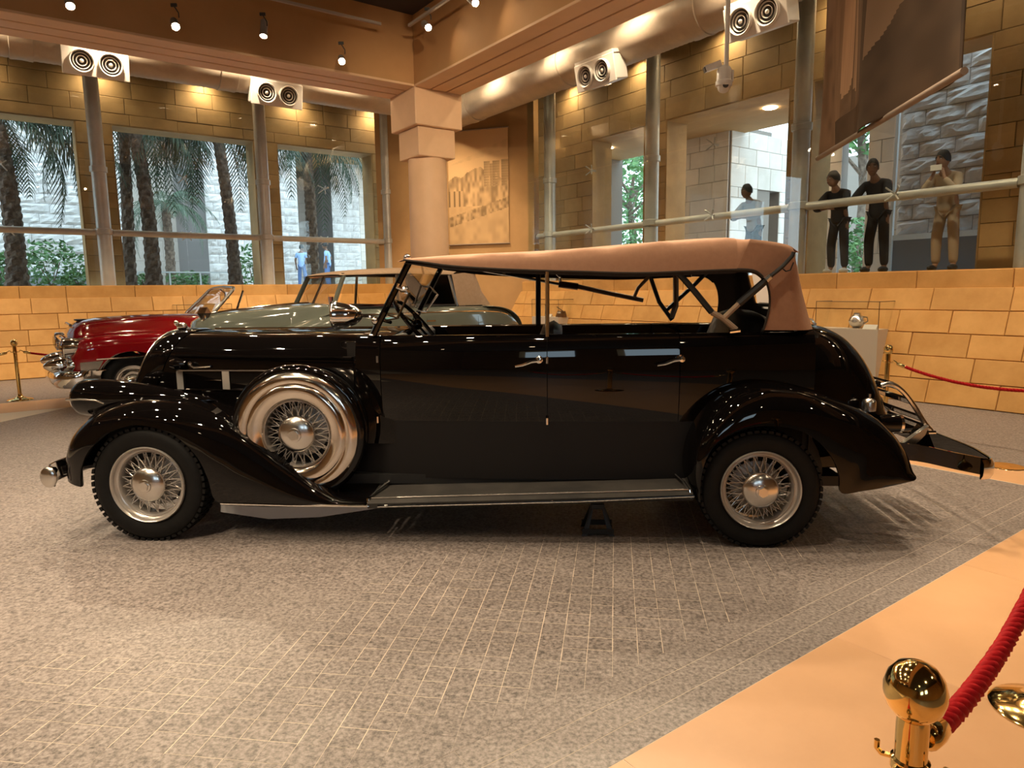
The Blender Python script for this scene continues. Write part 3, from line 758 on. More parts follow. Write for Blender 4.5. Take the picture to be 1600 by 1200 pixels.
MB().tube([(lerp(-.02, 1.24, k / 10), YC - hw(lerp(-.02, 1.24, k / 10)) * 1.0 - .002, 1.085) for k in range(11)], .009, 6).build('hood_moulding', 'black_paint', hood)
MB().tube([(lerp(.08, 1.24, k / 10), YC, 1.243) for k in range(11)], .006, 6).build('hood_hinge', 'chrome', hood)
def hood_t(s): return YC - hw(s)
def hood_pt(px, py):
    t = .45
    for _ in range(12): p = CP(px, py, t); t = hood_t(p.x) - .004
    return CP(px, py, t)
v = [hood_pt(a, b) for a, b in ((277, 579), (515, 579), (277, 609), (380, 609))]
def side_strip(p, q, h, mat, nm, n=6, off=.004):
    m = MB()
    rows = []
    for k in range(n + 1):
        s = lerp(p.x, q.x, k / n); z = lerp(p.z, q.z, k / n); t = hood_t(s)
        rows.append([(s, t + .004, z - h), (s, t - off - .004, z - h * .6), (s, t - off - .004, z + h * .6), (s, t + .004, z + h)])
    m.grid(rows); return m.build(nm, mat, hood)
side_strip(v[0], v[1], .007, 'chrome', 'vent_strip'); side_strip(v[2], v[3], .007, 'chrome', 'vent_strip')
for a, b in ((277, 287), (348, 359), (503, 512)):
    p, q2 = hood_pt(a, 594), hood_pt(b, 594); zz = hood_pt(a, 580).z; zb = hood_pt(a, 608).z
    m = MB(); m.add([(p.x, p.y, zb), (q2.x, q2.y, zb), (q2.x, q2.y, zz), (p.x, p.y, zz), (p.x, p.y - .006, zb), (q2.x, q2.y - .006, zb), (q2.x, q2.y - .006, zz), (p.x, p.y - .006, zz)], [(4, 5, 6, 7), (0, 1, 5, 4), (1, 2, 6, 5), (2, 3, 7, 6), (3, 0, 4, 7)])
    m.build('vent_plate', 'wheel_paint', hood, 0)
side_strip(hood_pt(320, 594), hood_pt(346, 594), .004, 'chrome', 'vent_bar', 2)
p = hood_pt(300, 571)
MB().tube([(p.x, p.y, p.z), (p.x, p.y - .03, p.z + .01), (p.x + .03, p.y - .034, p.z - .012), (p.x + .14, p.y - .03, p.z - .004)], .007, 6).ball((p.x, p.y - .02, p.z + .012), .018, 10, 8).build('hood_latch', 'chrome', hood)
p = hood_pt(283, 568); MB().lathe([(.001, -.06), (.03, -.05), (.045, -.01), (.03, .03), (.02, .05)], 14, (p.x, p.y - .03, p.z), 'x').build('horn', 'black_paint', hood)
# radiator shell
outl = []
for k in range(37):
    d, z = hood_section(k, 36); outl.append((d, .97 + .268 * z))
outl = [(1.0, .58), (1.0, .72), (1.0, .86)] + outl + [(-1.0, .86), (-1.0, .72), (-1.0, .58)]
rows = []
for ds, sc, dz in ((.14, 1.03, .0), (.11, 1.05, .008), (.05, 1.055, .010), (.0, 1.03, .006), (-.025, .97, -.004), (-.02, .90, -.02), (.03, .87, -.03)):
    rows.append([(sfront(z) - .13 + ds, YC - .345 * sc * d, (z + dz * (1 if z > 1 else .3))) for d, z in outl])
shell = MB().grid(rows).build('radiator_shell', 'black_paint', car, 80)
gm = MB()
for k in range(-13, 14):
    y = YC + k * .0235; ztop = 1.18 - .10 * (abs(k) / 13) ** 4
    gm.tube([(sfront(.58) - .13 - .01 - .05 * (1 - abs(k) / 13), y, .58), (sfront(ztop) - .13 + .01 - .03 * (1 - abs(k) / 13), y, ztop)], .006, 5)
g_ = gm.build('grille_bars', 'chrome', shell); g_['kind'] = 'stuff'
MB().add([(sfront(.58) - .08, YC - .31, .58), (sfront(.58) - .08, YC + .31, .58), (sfront(1.2) - .08, YC + .29, 1.19), (sfront(1.2) - .08, YC - .29, 1.19)], [(0, 1, 2, 3)]).build('radiator_core', 'black_matte', shell, 0)
rb_ = [(sfront(z) - .13 - .022, YC - .345 * .985 * d, z) for d, z in outl]
MB().tube(rb_, .007, 6).build('shell_trim', 'dull_chrome', shell)
MB().ball((-.105, YC - .1, 1.265), (.04, .02, .03), 12, 8).tube([(-.105, YC - .1, 1.23), (-.105, YC - .1, 1.26)], .014, 8).ball((-.145, YC - .1, 1.29), (.018, .012, .02), 8, 6).build('mascot', 'chrome', shell)

# ---- spare wheel in its polished cover --------------------------------------------
sc_ = CP(459, 682, .09); SX, SZ = sc_.x + .012, sc_.z + .012
cov = MB().lathe([(.205, .045), (.208, .02), (.222, .008), (.24, .0), (.262, -.006), (.285, -.006), (.300, .002), (.306, .010), (.314, .002), (.335, .0), (.360, .010), (.385, .032), (.400, .062), (.406, .10), (.400, .16), (.38, .2)], 72, (SX, .075, SZ), 'y').build('spare_cover', 'polished_cover', car, 60)
for ch in w0.children:
    nm = ch.name.split('.')[0]
    if nm in ('spokes', 'hubcap', 'hub_emblem', 'brake_drum'):
        c = ch.copy(); COL.objects.link(c); c.parent = cov; c.location = (SX, .085 if nm != 'brake_drum' else .10, SZ); c.scale = (1.06, 1, 1.06)
MB().lathe([(.001, .22), (.39, .22), (.39, .14), (.001, .14)], 40, (SX, .075, SZ), 'y').build('spare_tyre', 'tyre_rubber', cov, 50)
MB().lathe([(.206, .035), (.198, .03), (.196, .06), (.2, .14)], 48, (SX, .075, SZ), 'y').build('spare_rim', 'wheel_paint', cov, 50)
MB().tube([(SX + .385 * cos(a), .13, SZ + .385 * sin(a)) for a in [pi * k / 20 for k in range(-8, 29)]], .035, 10).build('wheel_well', 'black_paint', car)

# ---- running boards -----------------------------------------------------------------
for far in (False, True):
    f = (lambda y: y) if not far else (lambda y: 2 * YC - y)
    rows = []
    for s in [1.385 + k * (3.27 - 1.385) / 16 for k in range(17)]:
        e = lerp(.235, .30, (s - 1.385) / 1.885)
        rows.append([(s, f(y), z) for y, z in ((-.015, e - .012), (-.02, e + .02), (-.005, e + .034), (.05, e + .037), (.15, e + .042), (.26, e + .052), (.32, e + .075), (.335, e + .10))])
    rbd = MB().grid(rows).build('running_board', 'board_rubber', car, 50)
    if not far:
        MB().tube([CP(590, 791, -.024), CP(700, 788, -.024), CP(900, 783, -.024), CP(1085, 775, -.024)], .008, 8).build('board_bead', 'chrome', rbd)
        MB().tube([(1.39, -.01, .235), (1.385, .0, .275), (1.41, .12, .292), (1.45, .25, .31), (1.47, .33, .345)], .009, 8).build('board_end_trim', 'chrome', rbd)
        MB().tube([(3.26, -.01, .30), (3.255, .0, .34), (3.24, .12, .355), (3.20, .28, .375)], .008, 8).build('board_end_trim', 'chrome', rbd)
        MB().tube([(lerp(1.40, 3.25, k / 8), .022, lerp(.236, .301, k / 8) + .040) for k in range(9)], .005, 6).build('board_rib', 'dull_chrome', rbd)
pan = [[CP(345, 789, .12), CP(420, 792, .12), CP(500, 792, .12), CP(590, 791, .12)], [CP(345, 800, .12), CP(420, 811, .12), CP(500, 808, .12), CP(585, 795, .12)]]
pan2 = [[Vector((p.x, p.y + .5, p.z)) for p in r] for r in reversed(pan)]
MB().grid(pan + pan2).build('splash_pan', 'pan_grey', car, 30)

# ---- bumpers ---------------------------------------------------------------------------
def bar(path, h, th, mat, nm, parent=car):
    rows = []; P = [Vector(p) for p in path]
    for i, p in enumerate(P):
        t = (P[min(i + 1, len(P) - 1)] - P[max(i - 1, 0)]); n = Vector((t.y, -t.x, 0)).normalized()
        rows.append([p + n * a + Vector((0, 0, b)) for a, b in ((-th, -h), (-th * .3, -h * 1.05), (th, -h * .6), (th * 1.3, 0), (th, h * .6), (-th * .3, h * 1.05), (-th, h))])
    return MB().grid(rows, True).build(nm, mat, parent, 60)
fb = CP(84, 742, .10)
fbp = spline([(fb.x + .03, .05, fb.z), (fb.x - .04, .12, fb.z), (fb.x - .075, .35, fb.z), (fb.x - .09, .88, fb.z), (fb.x - .075, 1.41, fb.z), (fb.x - .04, 1.64, fb.z), (fb.x + .03, 1.71, fb.z)], 5)
fbo = bar(list(reversed(fbp)), .060, .012, 'chrome', 'front_bumper')
for y in (.045, 1.715): MB().ball((fb.x + .01, y, fb.z), (.055, .022, .066), 18, 12).build('bumper_tip', 'dull_chrome', fbo)
for y in (.20, 1.56): MB().tube([(fb.x - .02, y, fb.z), (-.55, y + (.1 if y < 1 else -.1), .40), (-.3, y + (.2 if y < 1 else -.2), .42)], .03, 8).build('bumper_arm', 'black_paint', car)
tip = CP(1549, 729, .22)
rbp = spline([(tip.x - .10, .14, tip.z), (tip.x - .03, .17, tip.z), (tip.x, .25, tip.z), (tip.x + .02, .45, tip.z + .01), (tip.x + .03, .88, tip.z + .01), (tip.x + .02, 1.31, tip.z + .01), (tip.x, 1.51, tip.z), (tip.x - .10, 1.62, tip.z)], 5)
rbo = bar(rbp, .055, .010, 'chrome', 'rear_bumper')
rows = [[Vector(p) + Vector((-.022, .004, z)) for z in (-.055, .055)] for p in rbp[6:-3]]
MB().grid(rows).build('bumper_back', 'black_paint', rbo)
for y, sg in ((.30, 1), (1.46, -1)):
    a = [(tip.x - .03, y - sg * .10, tip.z), (4.85, y - sg * .02, tip.z + .02), (4.66, y + sg * .03, tip.z + .055), (4.45, y + sg * .1, tip.z + .06)]
    rows = [[Vector(p) + Vector((0, k, z)) for k, z in ((-.012, -.05), (.012, -.05), (.012, .05), (-.012, .05))] for p in spline(a, 4)]
    MB().grid(rows, True).build('bumper_arm', 'black_paint', car, 40)
MB().prism([(4.68, .46), (4.86, .46), (4.80, .60), (4.775, .63), (4.74, .58), (4.70, .50)], .50, .56).build('bumper_guard', 'black_paint', car, 0)
MB().prism([(4.60, .49), (4.74, .60), (4.78, .63), (4.76, .57), (4.66, .46)], .44, .48).build('guard_plate', 'dull_chrome', car, 0)
# ---- folded luggage rack
T0, T1 = .62, 1.14
fr_pts = [CP(px, py, T0) for px, py in ((1376, 603), (1392, 600), (1410, 611), (1428, 634), (1444, 660), (1455, 673))]
rack = MB().tube(spline([tuple(p) for p in fr_pts], 4), .016, 8).build('luggage_rack', 'dull_chrome', car)
MB().tube(spline([(p.x, T1, p.z) for p in fr_pts], 4), .016, 8).build('rack_frame', 'dull_chrome', rack)
for i, k in enumerate((1, 6, 11, 15, 19)):
    p = spline([tuple(p) for p in fr_pts], 4)[k]; MB().obox((p[0] - .005, (T0 + T1) / 2, p[2] + .004), (0, 1, 0), (1, 0, -.9), (.9, 0, 1), (T1 - T0) / 2, .030, .008).build('rack_slat', 'black_paint', rack, 0)
MB().tube([(fr_pts[-1].x, T0 - .05, fr_pts[-1].z), (fr_pts[-1].x - .32, T0 - .05, fr_pts[-1].z + .0), (4.58, T0 - .05, .56)], .011, 8).build('rack_stay', 'chrome', rack)
MB().tube([(fr_pts[-1].x, T1, fr_pts[-1].z), (4.58, T1, .56)], .011, 8).build('rack_stay', 'chrome', rack)

# ---- canvas top ---------------------------------------------------------------------
zl = smooth_f([1.60, 1.75, 1.87, 2.25, 2.62, 2.99, 3.35, 3.53, 3.62], [1.672, 1.652, 1.634, 1.606, 1.590, 1.576, 1.584, 1.588, 1.58])
zt = smooth_f([1.60, 1.87, 2.43, 2.98, 3.34, 3.47, 3.60, 3.75, 3.86], [1.690, 1.706, 1.722, 1.756, 1.778, 1.783, 1.768, 1.745, 1.722])
TW = .68
def top_row(s, low, inset=0.0):
    zt_ = zt(s) - inset; w = TW - inset; half = []
    lo = low
    for k in range(13):                                       # valance and rounded shoulder, near side
        c, q = sup(pi / 2 * k / 12, 3.2); half.append((w - .10 + .10 * c, lo + (zt_ - .012 - lo) * q))
    flat = [(w - .10 - (w - .10) * j / 6, zt_ - .012 + .030 * (1 - ((w - .10 - (w - .10) * j / 6) / (w - .10)) ** 2)) for j in range(1, 7)]
    h = half + flat
    row = [(s, YC - d, z) for d, z in h] + [(s, YC + d, z) for d, z in reversed(h[:-1])]
    return row
def quarter_low(s):
    return interp([3.53, 3.62, 3.68, 3.72, 3.86], [1.588, 1.578, 1.56, 1.55, 1.55], s)
S = [1.60 + .075 * k for k in range(26)] + [3.53]
rows = []
for s in S:
    r = top_row(s, zl(s))
    sag = .010 * sin((s - 1.6) * 14.0) * (1 if 1.9 < s < 3.4 else 0) + .007 * sin(s * 31)
    rows.append([(x, y, z + (sag * .5 if 5 < i < 13 or len(r) - 13 < i < len(r) - 5 else 0)) for i, (x, y, z) in enumerate(r)])
front_lip = [(x - .035, y, min(z, 1.685) - .012) for x, y, z in rows[0]]
roof = MB().grid([front_lip] + rows).build('canvas_top', 'tan_canvas', car, 180)
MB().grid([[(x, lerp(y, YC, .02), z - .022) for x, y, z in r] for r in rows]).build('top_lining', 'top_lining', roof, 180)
# rear of the top: shoulders, quarters and back curtain in one wrap
oe = spline([(3.53, 1.588), (3.62, 1.582), (3.672, 1.553), (3.708, 1.505), (3.728, 1.44), (3.732, 1.37), (3.722, 1.30), (3.708, 1.236)], 3)      # edge of the quarter opening
re_ = spline([(3.60, 1.755), (3.75, 1.735), (3.845, 1.705), (3.872, 1.62), (3.888, 1.53), (3.905, 1.44), (3.935, 1.33), (3.972, 1.232)], 3)      # rear corner line
n = len(oe)
def wrap(inset, mat, nm, parent):
    rows = []
    for k in range(n):
        (a, za), (b, zb) = oe[k], re_[k]; f = k / (n - 1); row = []
        w = TW - inset - .06 * f
        for j in range(9):
            g = j / 8; row.append((lerp(a, b, g), YC - (w - .04 * f * max(0, g - .75) ** 2 * 16), lerp(za, zb, g) - (inset if k < 8 else 0)))
        ws = row[-1]
        back = min(.10, .02 + .10 * f)
        zb -= inset if k < 8 else 0; row.append((b + back * .6 - inset, YC - (w - .12), zb)); row.append((b + back - inset, YC - (w - .24), zb + .004)); 
        for j in range(1, 5): row.append((b + back * 1.15 - inset, YC - (w - .24) * (1 - j / 4), zb + .010 * (1 - f) + .012 * (1 - f) * j / 4))
        full = row + [(x, 2 * YC - y, z) for x, y, z in reversed(row[:-1])]
        rows.append(full)
    m = MB().grid(rows); NW = len(rows[0]); keep = []
    for f_ in m.f:
        k_, j_ = f_[0] // NW, f_[0] % NW; zc = sum(m.v[i][2] for i in f_) / 4
        if not (11 <= j_ <= NW - 11 and 1.36 < zc < 1.61): keep.append(f_)
    m.f = keep
    return m.build(nm, mat, parent, 180)
# roof panel that joins the canopy to the wrap
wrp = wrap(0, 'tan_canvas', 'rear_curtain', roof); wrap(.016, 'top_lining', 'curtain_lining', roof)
def rear_row(k):
    (sx, lo), f = re_[k], k / (n - 1); w = TW - .06 * f - .04 * f; top = max(zt(sx) - .012, lo + .004); half = []
    for q in range(13):
        c, g = sup(pi / 2 * q / 12, 3.2); half.append((w - .10 + .10 * c, lo + (top - lo) * g))
    h = half + [((w - .10) * (1 - j / 6), top + .030 * (1 - (1 - j / 6) ** 2)) for j in range(1, 7)]
    return [(sx, YC - d, z) for d, z in h] + [(sx, YC + d, z) for d, z in reversed(h[:-1])]
RR_ = [top_row(3.53, zl(3.53)), top_row(3.565, 1.67)] + [rear_row(k) for k in range(0, 7)]
RR_.append([(x + .05, lerp(y, YC, .04), z - .03) for x, y, z in RR_[-1]])
MB().grid(RR_).build('roof_rear', 'tan_canvas', roof, 180)
# back window
bwz0, bwz1 = 1.34, 1.60
MB().add([(4.0, YC - .36, 1.33), (4.0, YC + .52, 1.33), (3.935, YC + .52, 1.63), (3.935, YC - .36, 1.63)], [(0, 1, 2, 3)]).build('back_window', 'pane_cream', roof, 0)
MB().tube([(3.985, YC - .44, 1.36), (3.985, YC + .44, 1.36)], .014, 6).build('window_frame', 'black_matte', roof)
# binding along the lower edge of the canopy
MB().tube([(s, YC - TW + .002, zl(s)) for s in S], .006, 6).tube([(a, YC - TW + .06 * k / (n - 1), z) for k, (a, z) in enumerate(oe)], .007, 6).build('edge_binding', 'top_lining', roof)
# landau iron outside the quarter and top irons
def irons(name, pts, t, r, mat, n=8):
    return MB().tube([CP(a, b, t) for a, b in pts], r, n).build(name, mat, car)
NT_, FT_ = .235, 1.50
irons('top_iron', ((1150, 515), (1129, 497), (1112, 488)), NT_, .017, 'bow_wood'); irons('top_iron', ((1112, 488), (1086, 456), (1058, 424)), NT_, .018, 'black_matte')
irons('top_iron', ((1131, 497), (1156, 473)), NT_, .016, 'bow_wood'); irons('top_iron', ((1154, 475), (1197, 438)), NT_, .022, 'black_matte')
irons('iron_collar', ((1196, 438), (1203, 432)), .190, .022, 'dull_chrome'); irons('landau_iron', ((1202, 433), (1222, 417), (1238, 400), (1240, 394)), .185, .012, 'black_matte')
irons('landau_loop', ((1221, 418), (1228, 424), (1235, 422), (1240, 410)), .19, .004, 'black_matte', 6)
irons('iron_foot', ((1140, 518), (1156, 516)), NT_ - .01, .014, 'chrome')
irons('top_iron', ((1049, 497), (1056, 478), (1056, 424)), FT_, .022, 'bow_wood'); irons('top_iron', ((1050, 500), (1030, 472), (1016, 432)), FT_, .016, 'black_matte')
irons('top_iron', ((1041, 485), (1087, 443), (1110, 420)), FT_, .016, 'black_matte'); irons('top_iron', ((990, 466), (997, 450), (1022, 424)), FT_, .014, 'bow_wood')
irons('top_rail', ((1005, 469), (950, 458), (900, 447)), FT_, .018, 'bow_wood'); irons('rail_joint', ((903, 448), (873, 444)), FT_, .026, 'dark_bronze')
irons('top_rail', ((873, 444), (800, 430), (757, 423), (668, 409)), FT_, .011, 'chrome'); irons('rail_hook', ((875, 443), (876, 434), (870, 427)), FT_, .012, 'chrome')
irons('door_post', ((855, 424), (855, 526)), .215, .013, 'chrome'); irons('door_post', ((841, 424), (841, 508)), FT_, .020, 'black_matte')
# bows across under the canvas
for s in (2.1, 2.75, 3.35): MB().tube([(s, YC - TW + .05, zl(s) + .03), (s, YC - .5, zt(s) - .05), (s, YC, zt(s) - .03), (s, YC + .5, zt(s) - .05), (s, YC + TW - .05, zl(s) + .03)], .014, 6).build('roof_bow', 'bow_wood', car)

# ---- windshield ---------------------------------------------------------------------------
wa, wb_ = CP(594, 500, .30), CP(640, 408, .30); wc, wd = Vector((wa.x, 1.46, wa.z)), Vector((wb_.x, 1.46, wb_.z))
ws = MB().tube([wa + Vector((-.045, 0, -.09)), wa, wb_], .021, 8).build('windshield_post', 'black_paint', car)
MB().tube([wc + Vector((-.045, 0, -.09)), wc, wd], .021, 8).build('windshield_post', 'black_paint', car)
MB().tube([wb_, wd], .018, 8).tube([wa, wc], .014, 8).build('windshield_rail', 'chrome', ws)
MB().add([wa, wc, wd, wb_], [(0, 1, 2, 3)]).build('windshield_glass', 'car_glass', ws, 0)
MB().ball(tuple(wb_ + Vector((-.01, -.02, .02))), .022, 10, 8).build('corner_nut', 'chrome', ws)
for t, pts in ((.28, ((622, 447), (627, 455), (640, 457), (621, 497), (607, 492))), (1.44, ((672, 447), (679, 456), (684, 460), (665, 487), (652, 485)))):
    irons('wind_wing', pts, t, .008, 'chrome' if t < 1 else 'dull_chrome', 6)
irons('wing_clasp', ((623, 443), (621, 449), (630, 452), (637, 449)), .27, .013, 'chrome')
p = CP(663, 436, 1.2); MB().obox(tuple(p), (0, 1, 0), (.4, 0, 1), (1, 0, -.4), .10, .035, .006).tube([tuple(p), (p.x - .02, p.y, p.z + .12)], .008, 6).build('rear_view_mirror', 'dull_chrome', car, 0)
# spot lamp on the cowl
p = CP(546, 493, .46)
sl_ = MB().lathe([(.088, -.10), (.092, -.095), (.092, -.085), (.085, -.06), (.075, -.01), (.058, .04), (.03, .075), (.012, .085), (.001, .086)], 28, tuple(p), 'x').build('spot_lamp', 'chrome', car, 60)
MB().lathe([(.086, -.10), (.05, -.112), (.001, -.118)], 24, tuple(p), 'x').build('lamp_lens', 'car_glass', sl_); MB().lathe([(.08, -.095), (.04, -.05), (.001, -.04)], 20, tuple(p), 'x').build('reflector', 'polished_cover', sl_)
MB().tube([(p.x + .08, p.y, p.z), (p.x + .15, p.y - .02, p.z - .01), (wa.x + .06, .32, 1.30)], .011, 8).ball((wa.x - .03, .30, 1.31), .025, 10, 8).build('lamp_bracket', 'chrome', sl_)
p2 = CP(517, 476, .46); MB().tube([p2 + Vector((-.0, 0, .05)), p2, p2 + Vector((.0, .01, -.06))], [.018, .012, .016], 8).tube([p2 + Vector((.0, 0, .0)), p2 + Vector((.05, 0, -.03))], .012, 8).build('lamp_finial', 'chrome', sl_)
# ---- cabin
def seat(s, w, z0, z1, th, nm):
    m = MB(); rows = []
    for j in range(13):
        g = j / 12; y = lerp(YC - w, YC + w, g); e = 1 - abs(2 * g - 1) ** 6; zz = z1 - .07 * abs(2 * g - 1) ** 4
        rows.append([(s - th * .6 * e, y, z0), (s - th * e * .5 - .02, y, lerp(z0, zz, .7)), (s - th * .25 * e, y, zz - .02), (s + .02, y, zz + .01), (s + th * .35 * e, y, zz - .03), (s + th * .3, y, z0)])
    return m.grid(rows, True).build(nm, 'black_leather', car, 60)
seat(2.46, .58, .5, 1.26, .22, 'front_seat_back'); seat(3.72, .58, .5, 1.33, .30, 'rear_seat_back')
MB().cbox((1.95, YC - .58, .55), (2.42, YC + .58, .80), .04).build('front_seat', 'black_leather', car, 60); MB().cbox((3.15, YC - .58, .55), (3.7, YC + .58, .82), .04).build('rear_seat', 'black_leather', car, 60)
MB().cbox((1.46, YC - .60, .95), (1.56, YC + .60, 1.22), .03).build('dashboard', 'black_matte', car, 60)
sw = CP(652, 507, .55); ax = Vector((.75, 0, .66)); e1 = Vector((0, 1, 0)); e2 = ax.cross(e1).normalized()
rim = [sw + (e1 * cos(2 * pi * k / 32) + e2 * sin(2 * pi * k / 32)) * .205 for k in range(32)]
stw = MB().tube(rim, .013, 8, True).build('steering_wheel', 'black_paint', car)
m = MB().ball(tuple(sw), .035, 12, 8)
for k in range(3): m.tube([sw, sw + (e1 * cos(2.1 * k + .5) + e2 * sin(2.1 * k + .5)) * .2], .008, 6)
m.tube([sw, sw - ax * .5], .018, 8).build('steering_column', 'black_paint', stw)
# ---- axle stand under the frame
jp = on_floor(936, 838); jl = Matrix.Translation(CAR_O) @ Matrix.Rotation(CAR_RZ, 4, 'Z')
js = empty('axle_stand', (jp.x, jp.y + .09, 0), CAR_RZ, 'small black steel axle stand propping the running board', 'axle stand')
for sx in (-1, 1):
    for sy in (-1, 1):
        MB().add([(sx * .10, sy * .09, 0), (sx * .065, sy * .09, 0), (sx * .022, sy * .025, .17), (sx * .04, sy * .03, .17), (sx * .10, sy * .082, 0), (sx * .065, sy * .082, 0), (sx * .022, sy * .018, .17), (sx * .04, sy * .022, .17)], [(0, 1, 2, 3), (4, 5, 6, 7), (0, 1, 5, 4), (1, 2, 6, 5), (2, 3, 7, 6), (3, 0, 4, 7)]).build('leg', 'black_matte', js, 0)
for y in (-.087, .087): MB().box((-.095, y - .003, .012), (.095, y + .003, .045)).build('foot_brace', 'black_matte', js, 0)
MB().cbox((-.042, -.035, .15), (.042, .035, .185), .005).build('collar', 'black_matte', js, 0); MB().cbox((-.03, -.025, .18), (.03, .025, .225), .005).build('ram', 'black_matte', js, 0)
MB().cbox((-.05, -.03, .215), (.05, .03, .235), .006).build('saddle', 'black_matte', js, 0)
# ================================================================ the two cars behind
def hull(rows, arches, yc, name, mat, parent, smooth=70):
    """rows of section points (x, d, z), d = half width; mirrored about yc; wheel arches (x, z, r) are cut out of both sides"""
    m = len(rows[0]); V = []; F = []
    full = [[(x, yc - d, z) for x, d, z in r] + [(x, yc + d, z) for x, d, z in reversed(r[:-1])] for r in rows]
    n2 = len(full[0]); wmax = max(d for r in rows for _, d, _ in r)
    side = lambda p: abs(p[1] - yc) > wmax * .72
    ins = lambda p: side(p) and any((p[0] - ax) ** 2 + (p[2] - az) ** 2 < ar * ar - 1e-6 for ax, az, ar in arches)
    for i in range(len(full) - 1):
        for j in range(n2 - 1):
            q = [(i, j), (i, j + 1), (i + 1, j + 1), (i + 1, j)]
            if all(ins(full[a][b]) for a, b in q): continue
            F.append(tuple(a * n2 + b for a, b in q))
    for r in full:
        for p in r:
            if ins(p):
                ax, az, ar = min(arches, key=lambda A: (p[0] - A[0]) ** 2 + (p[2] - A[1]) ** 2)
                dx, dz = p[0] - ax, p[2] - az; L = sqrt(dx * dx + dz * dz) or 1; p = (ax + dx / L * ar, p[1], az + dz / L * ar)
            V.append(p)
    return MB().add(V, F).build(name, mat, parent, smooth)
def dense(pts, step):
    out = []
    for a, b in zip(pts, pts[1:]):
        L = sqrt(sum((b[k] - a[k]) ** 2 for k in range(len(a)))); n = max(1, int(L / step))
        out += [tuple(lerp(a[k], b[k], i / n) for k in range(len(a))) for i in range(n)]
    return out + [pts[-1]]
def road_wheel(parent, x, y, z, r, cover, far=False, wall='tyre_rubber'):
    s = -1 if far else 1
    t = MB().lathe([(r * .62, .02 * s), (r * .66, .0), (r * .85, -.006 * s), (r * .97, .02 * s), (r, .05 * s), (r, .13 * s), (r * .95, .17 * s), (r * .62, .17 * s)], 40, (x, y, z), 'y').build('tyre', wall, parent, 60)
    MB().lathe([(r * .64, .01 * s), (r * .60, -.01 * s), (r * .52, .004 * s), (r * .42, -.012 * s), (r * .30, -.004 * s), (r * .22, -.03 * s), (r * .1, -.04 * s), (.001, -.042 * s)], 36, (x, y, z), 'y').build('wheel_cover', cover, t, 50)
    return t
# ---- grey-green car --------------------------------------------------------------
GO = B(1.30, -7.83); gc = empty('vintage_convertible', GO, ANG_U, 'grey green vintage car with raised tan top behind the black car', 'car')
GYC = .84
gx = [0, .15, .4, .8, 1.3, 1.8, 2.1, 2.8, 3.4, 3.9, 4.2, 4.42, 4.6, 4.72, 4.80, 4.86]
gw = smooth_f(gx, [.62, .72, .78, .80, .81, .82, .83, .84, .84, .83, .81, .77, .71, .64, .56, .45])
gtop = smooth_f(gx, [1.16, 1.22, 1.26, 1.29, 1.325, 1.345, 1.33, 1.305, 1.30, 1.295, 1.275, 1.23, 1.15, 1.05, .95, .80])
gsh = smooth_f(gx, [.80, .90, .97, 1.03, 1.10, 1.22, 1.26, 1.265, 1.265, 1.26, 1.24, 1.19, 1.10, 1.0, .90, .75])
rows = []
for i in range(98):
    x = .42 + 4.44 * i / 97; xm = x if x > 1.8 else (x - .42) / 1.38 * 1.8; w = gw(xm); ht, sh = gtop(xm), gsh(xm); hwid = interp([0, 1.3, 1.8, 2.1], [.36, .50, .70, .80], xm) * min(1, w / .8)
    key = [(w - .10, .26), (w - .02, .36), (w, .55), (w, .80), (w - .01, sh - .10), (w - .04, sh - .03), (w - .09, sh), (lerp(w, hwid, .5), sh + .012), (hwid, sh + .02), (hwid - .03, lerp(sh, ht, .6)), (hwid - .10, lerp(sh, ht, .92)), (hwid * .5, ht), (0, ht + .012)]
    if x > 1.85 and x < 4.0: key = key[:7] + [(w - .12, sh + .01), (w - .15, sh + .015), (w - .18, sh + .015), (w - .22, sh + .01), (w - .3, sh), (0, sh)]
    pts = []
    for a, b in zip(key[:4], key[1:4]): pts += [(lerp(a[0], b[0], k / 5), lerp(a[1], b[1], k / 5)) for k in range(5)]
    pts += key[3:]
    rows.append([(x, d, z) for d, z in pts])
rows.insert(0, [(.39, d * .8, lerp(z, .7, .15)) for x, d, z in rows[0]])
gb = hull(rows, [(1.05, .36, .44), (3.95, .36, .42)], GYC, 'body', 'green_grey_paint', gc)
for x in (1.05, 3.95):
    for far in (False, True): road_wheel(gc, x, GYC - .80 if not far else GYC + .80, .36, .36, 'chrome', far)
# belt moulding, door lines, handles
gsd = lambda x: GYC - gw(x)
MB().tube([(x, gsd(x) + .03, gsh(x) - .055) for x in [1.9 + .1 * k for k in range(26)]], .010, 6).build('belt_moulding', 'chrome', gc)
for x in (1.95, 3.05, 3.85): MB().tube([(x, gsd(x) - .001, .45), (x, gsd(x) - .001, .8), (x, gsd(x) + .012, 1.14)], .004, 4).build('door_gap', 'black_matte', gc)
for x in (2.95, 3.15): MB().tube([(x, gsd(x) - .03, 1.10), (x - .13, gsd(x) - .03, 1.10)], .012, 6).build('door_handle', 'chrome', gc)
MB().tube([(lerp(.5, 1.8, k / 8), GYC, gtop(lerp(.12, 1.8, k / 8)) + .014) for k in range(9)], .010, 6).build('hood_spear', 'chrome', gc)
for y in (GYC - .58, GYC + .58):
    MB().lathe([(.13, -.02), (.135, .0), (.125, .06), (.10, .16), (.05, .26), (.001, .28)], 24, (.40, y, .96), 'x').build('headlamp', 'chrome', gc); MB().lathe([(.125, -.018), (.07, -.045), (.001, -.055)], 20, (.40, y, .96), 'x').build('headlamp_lens', 'car_glass', gc)
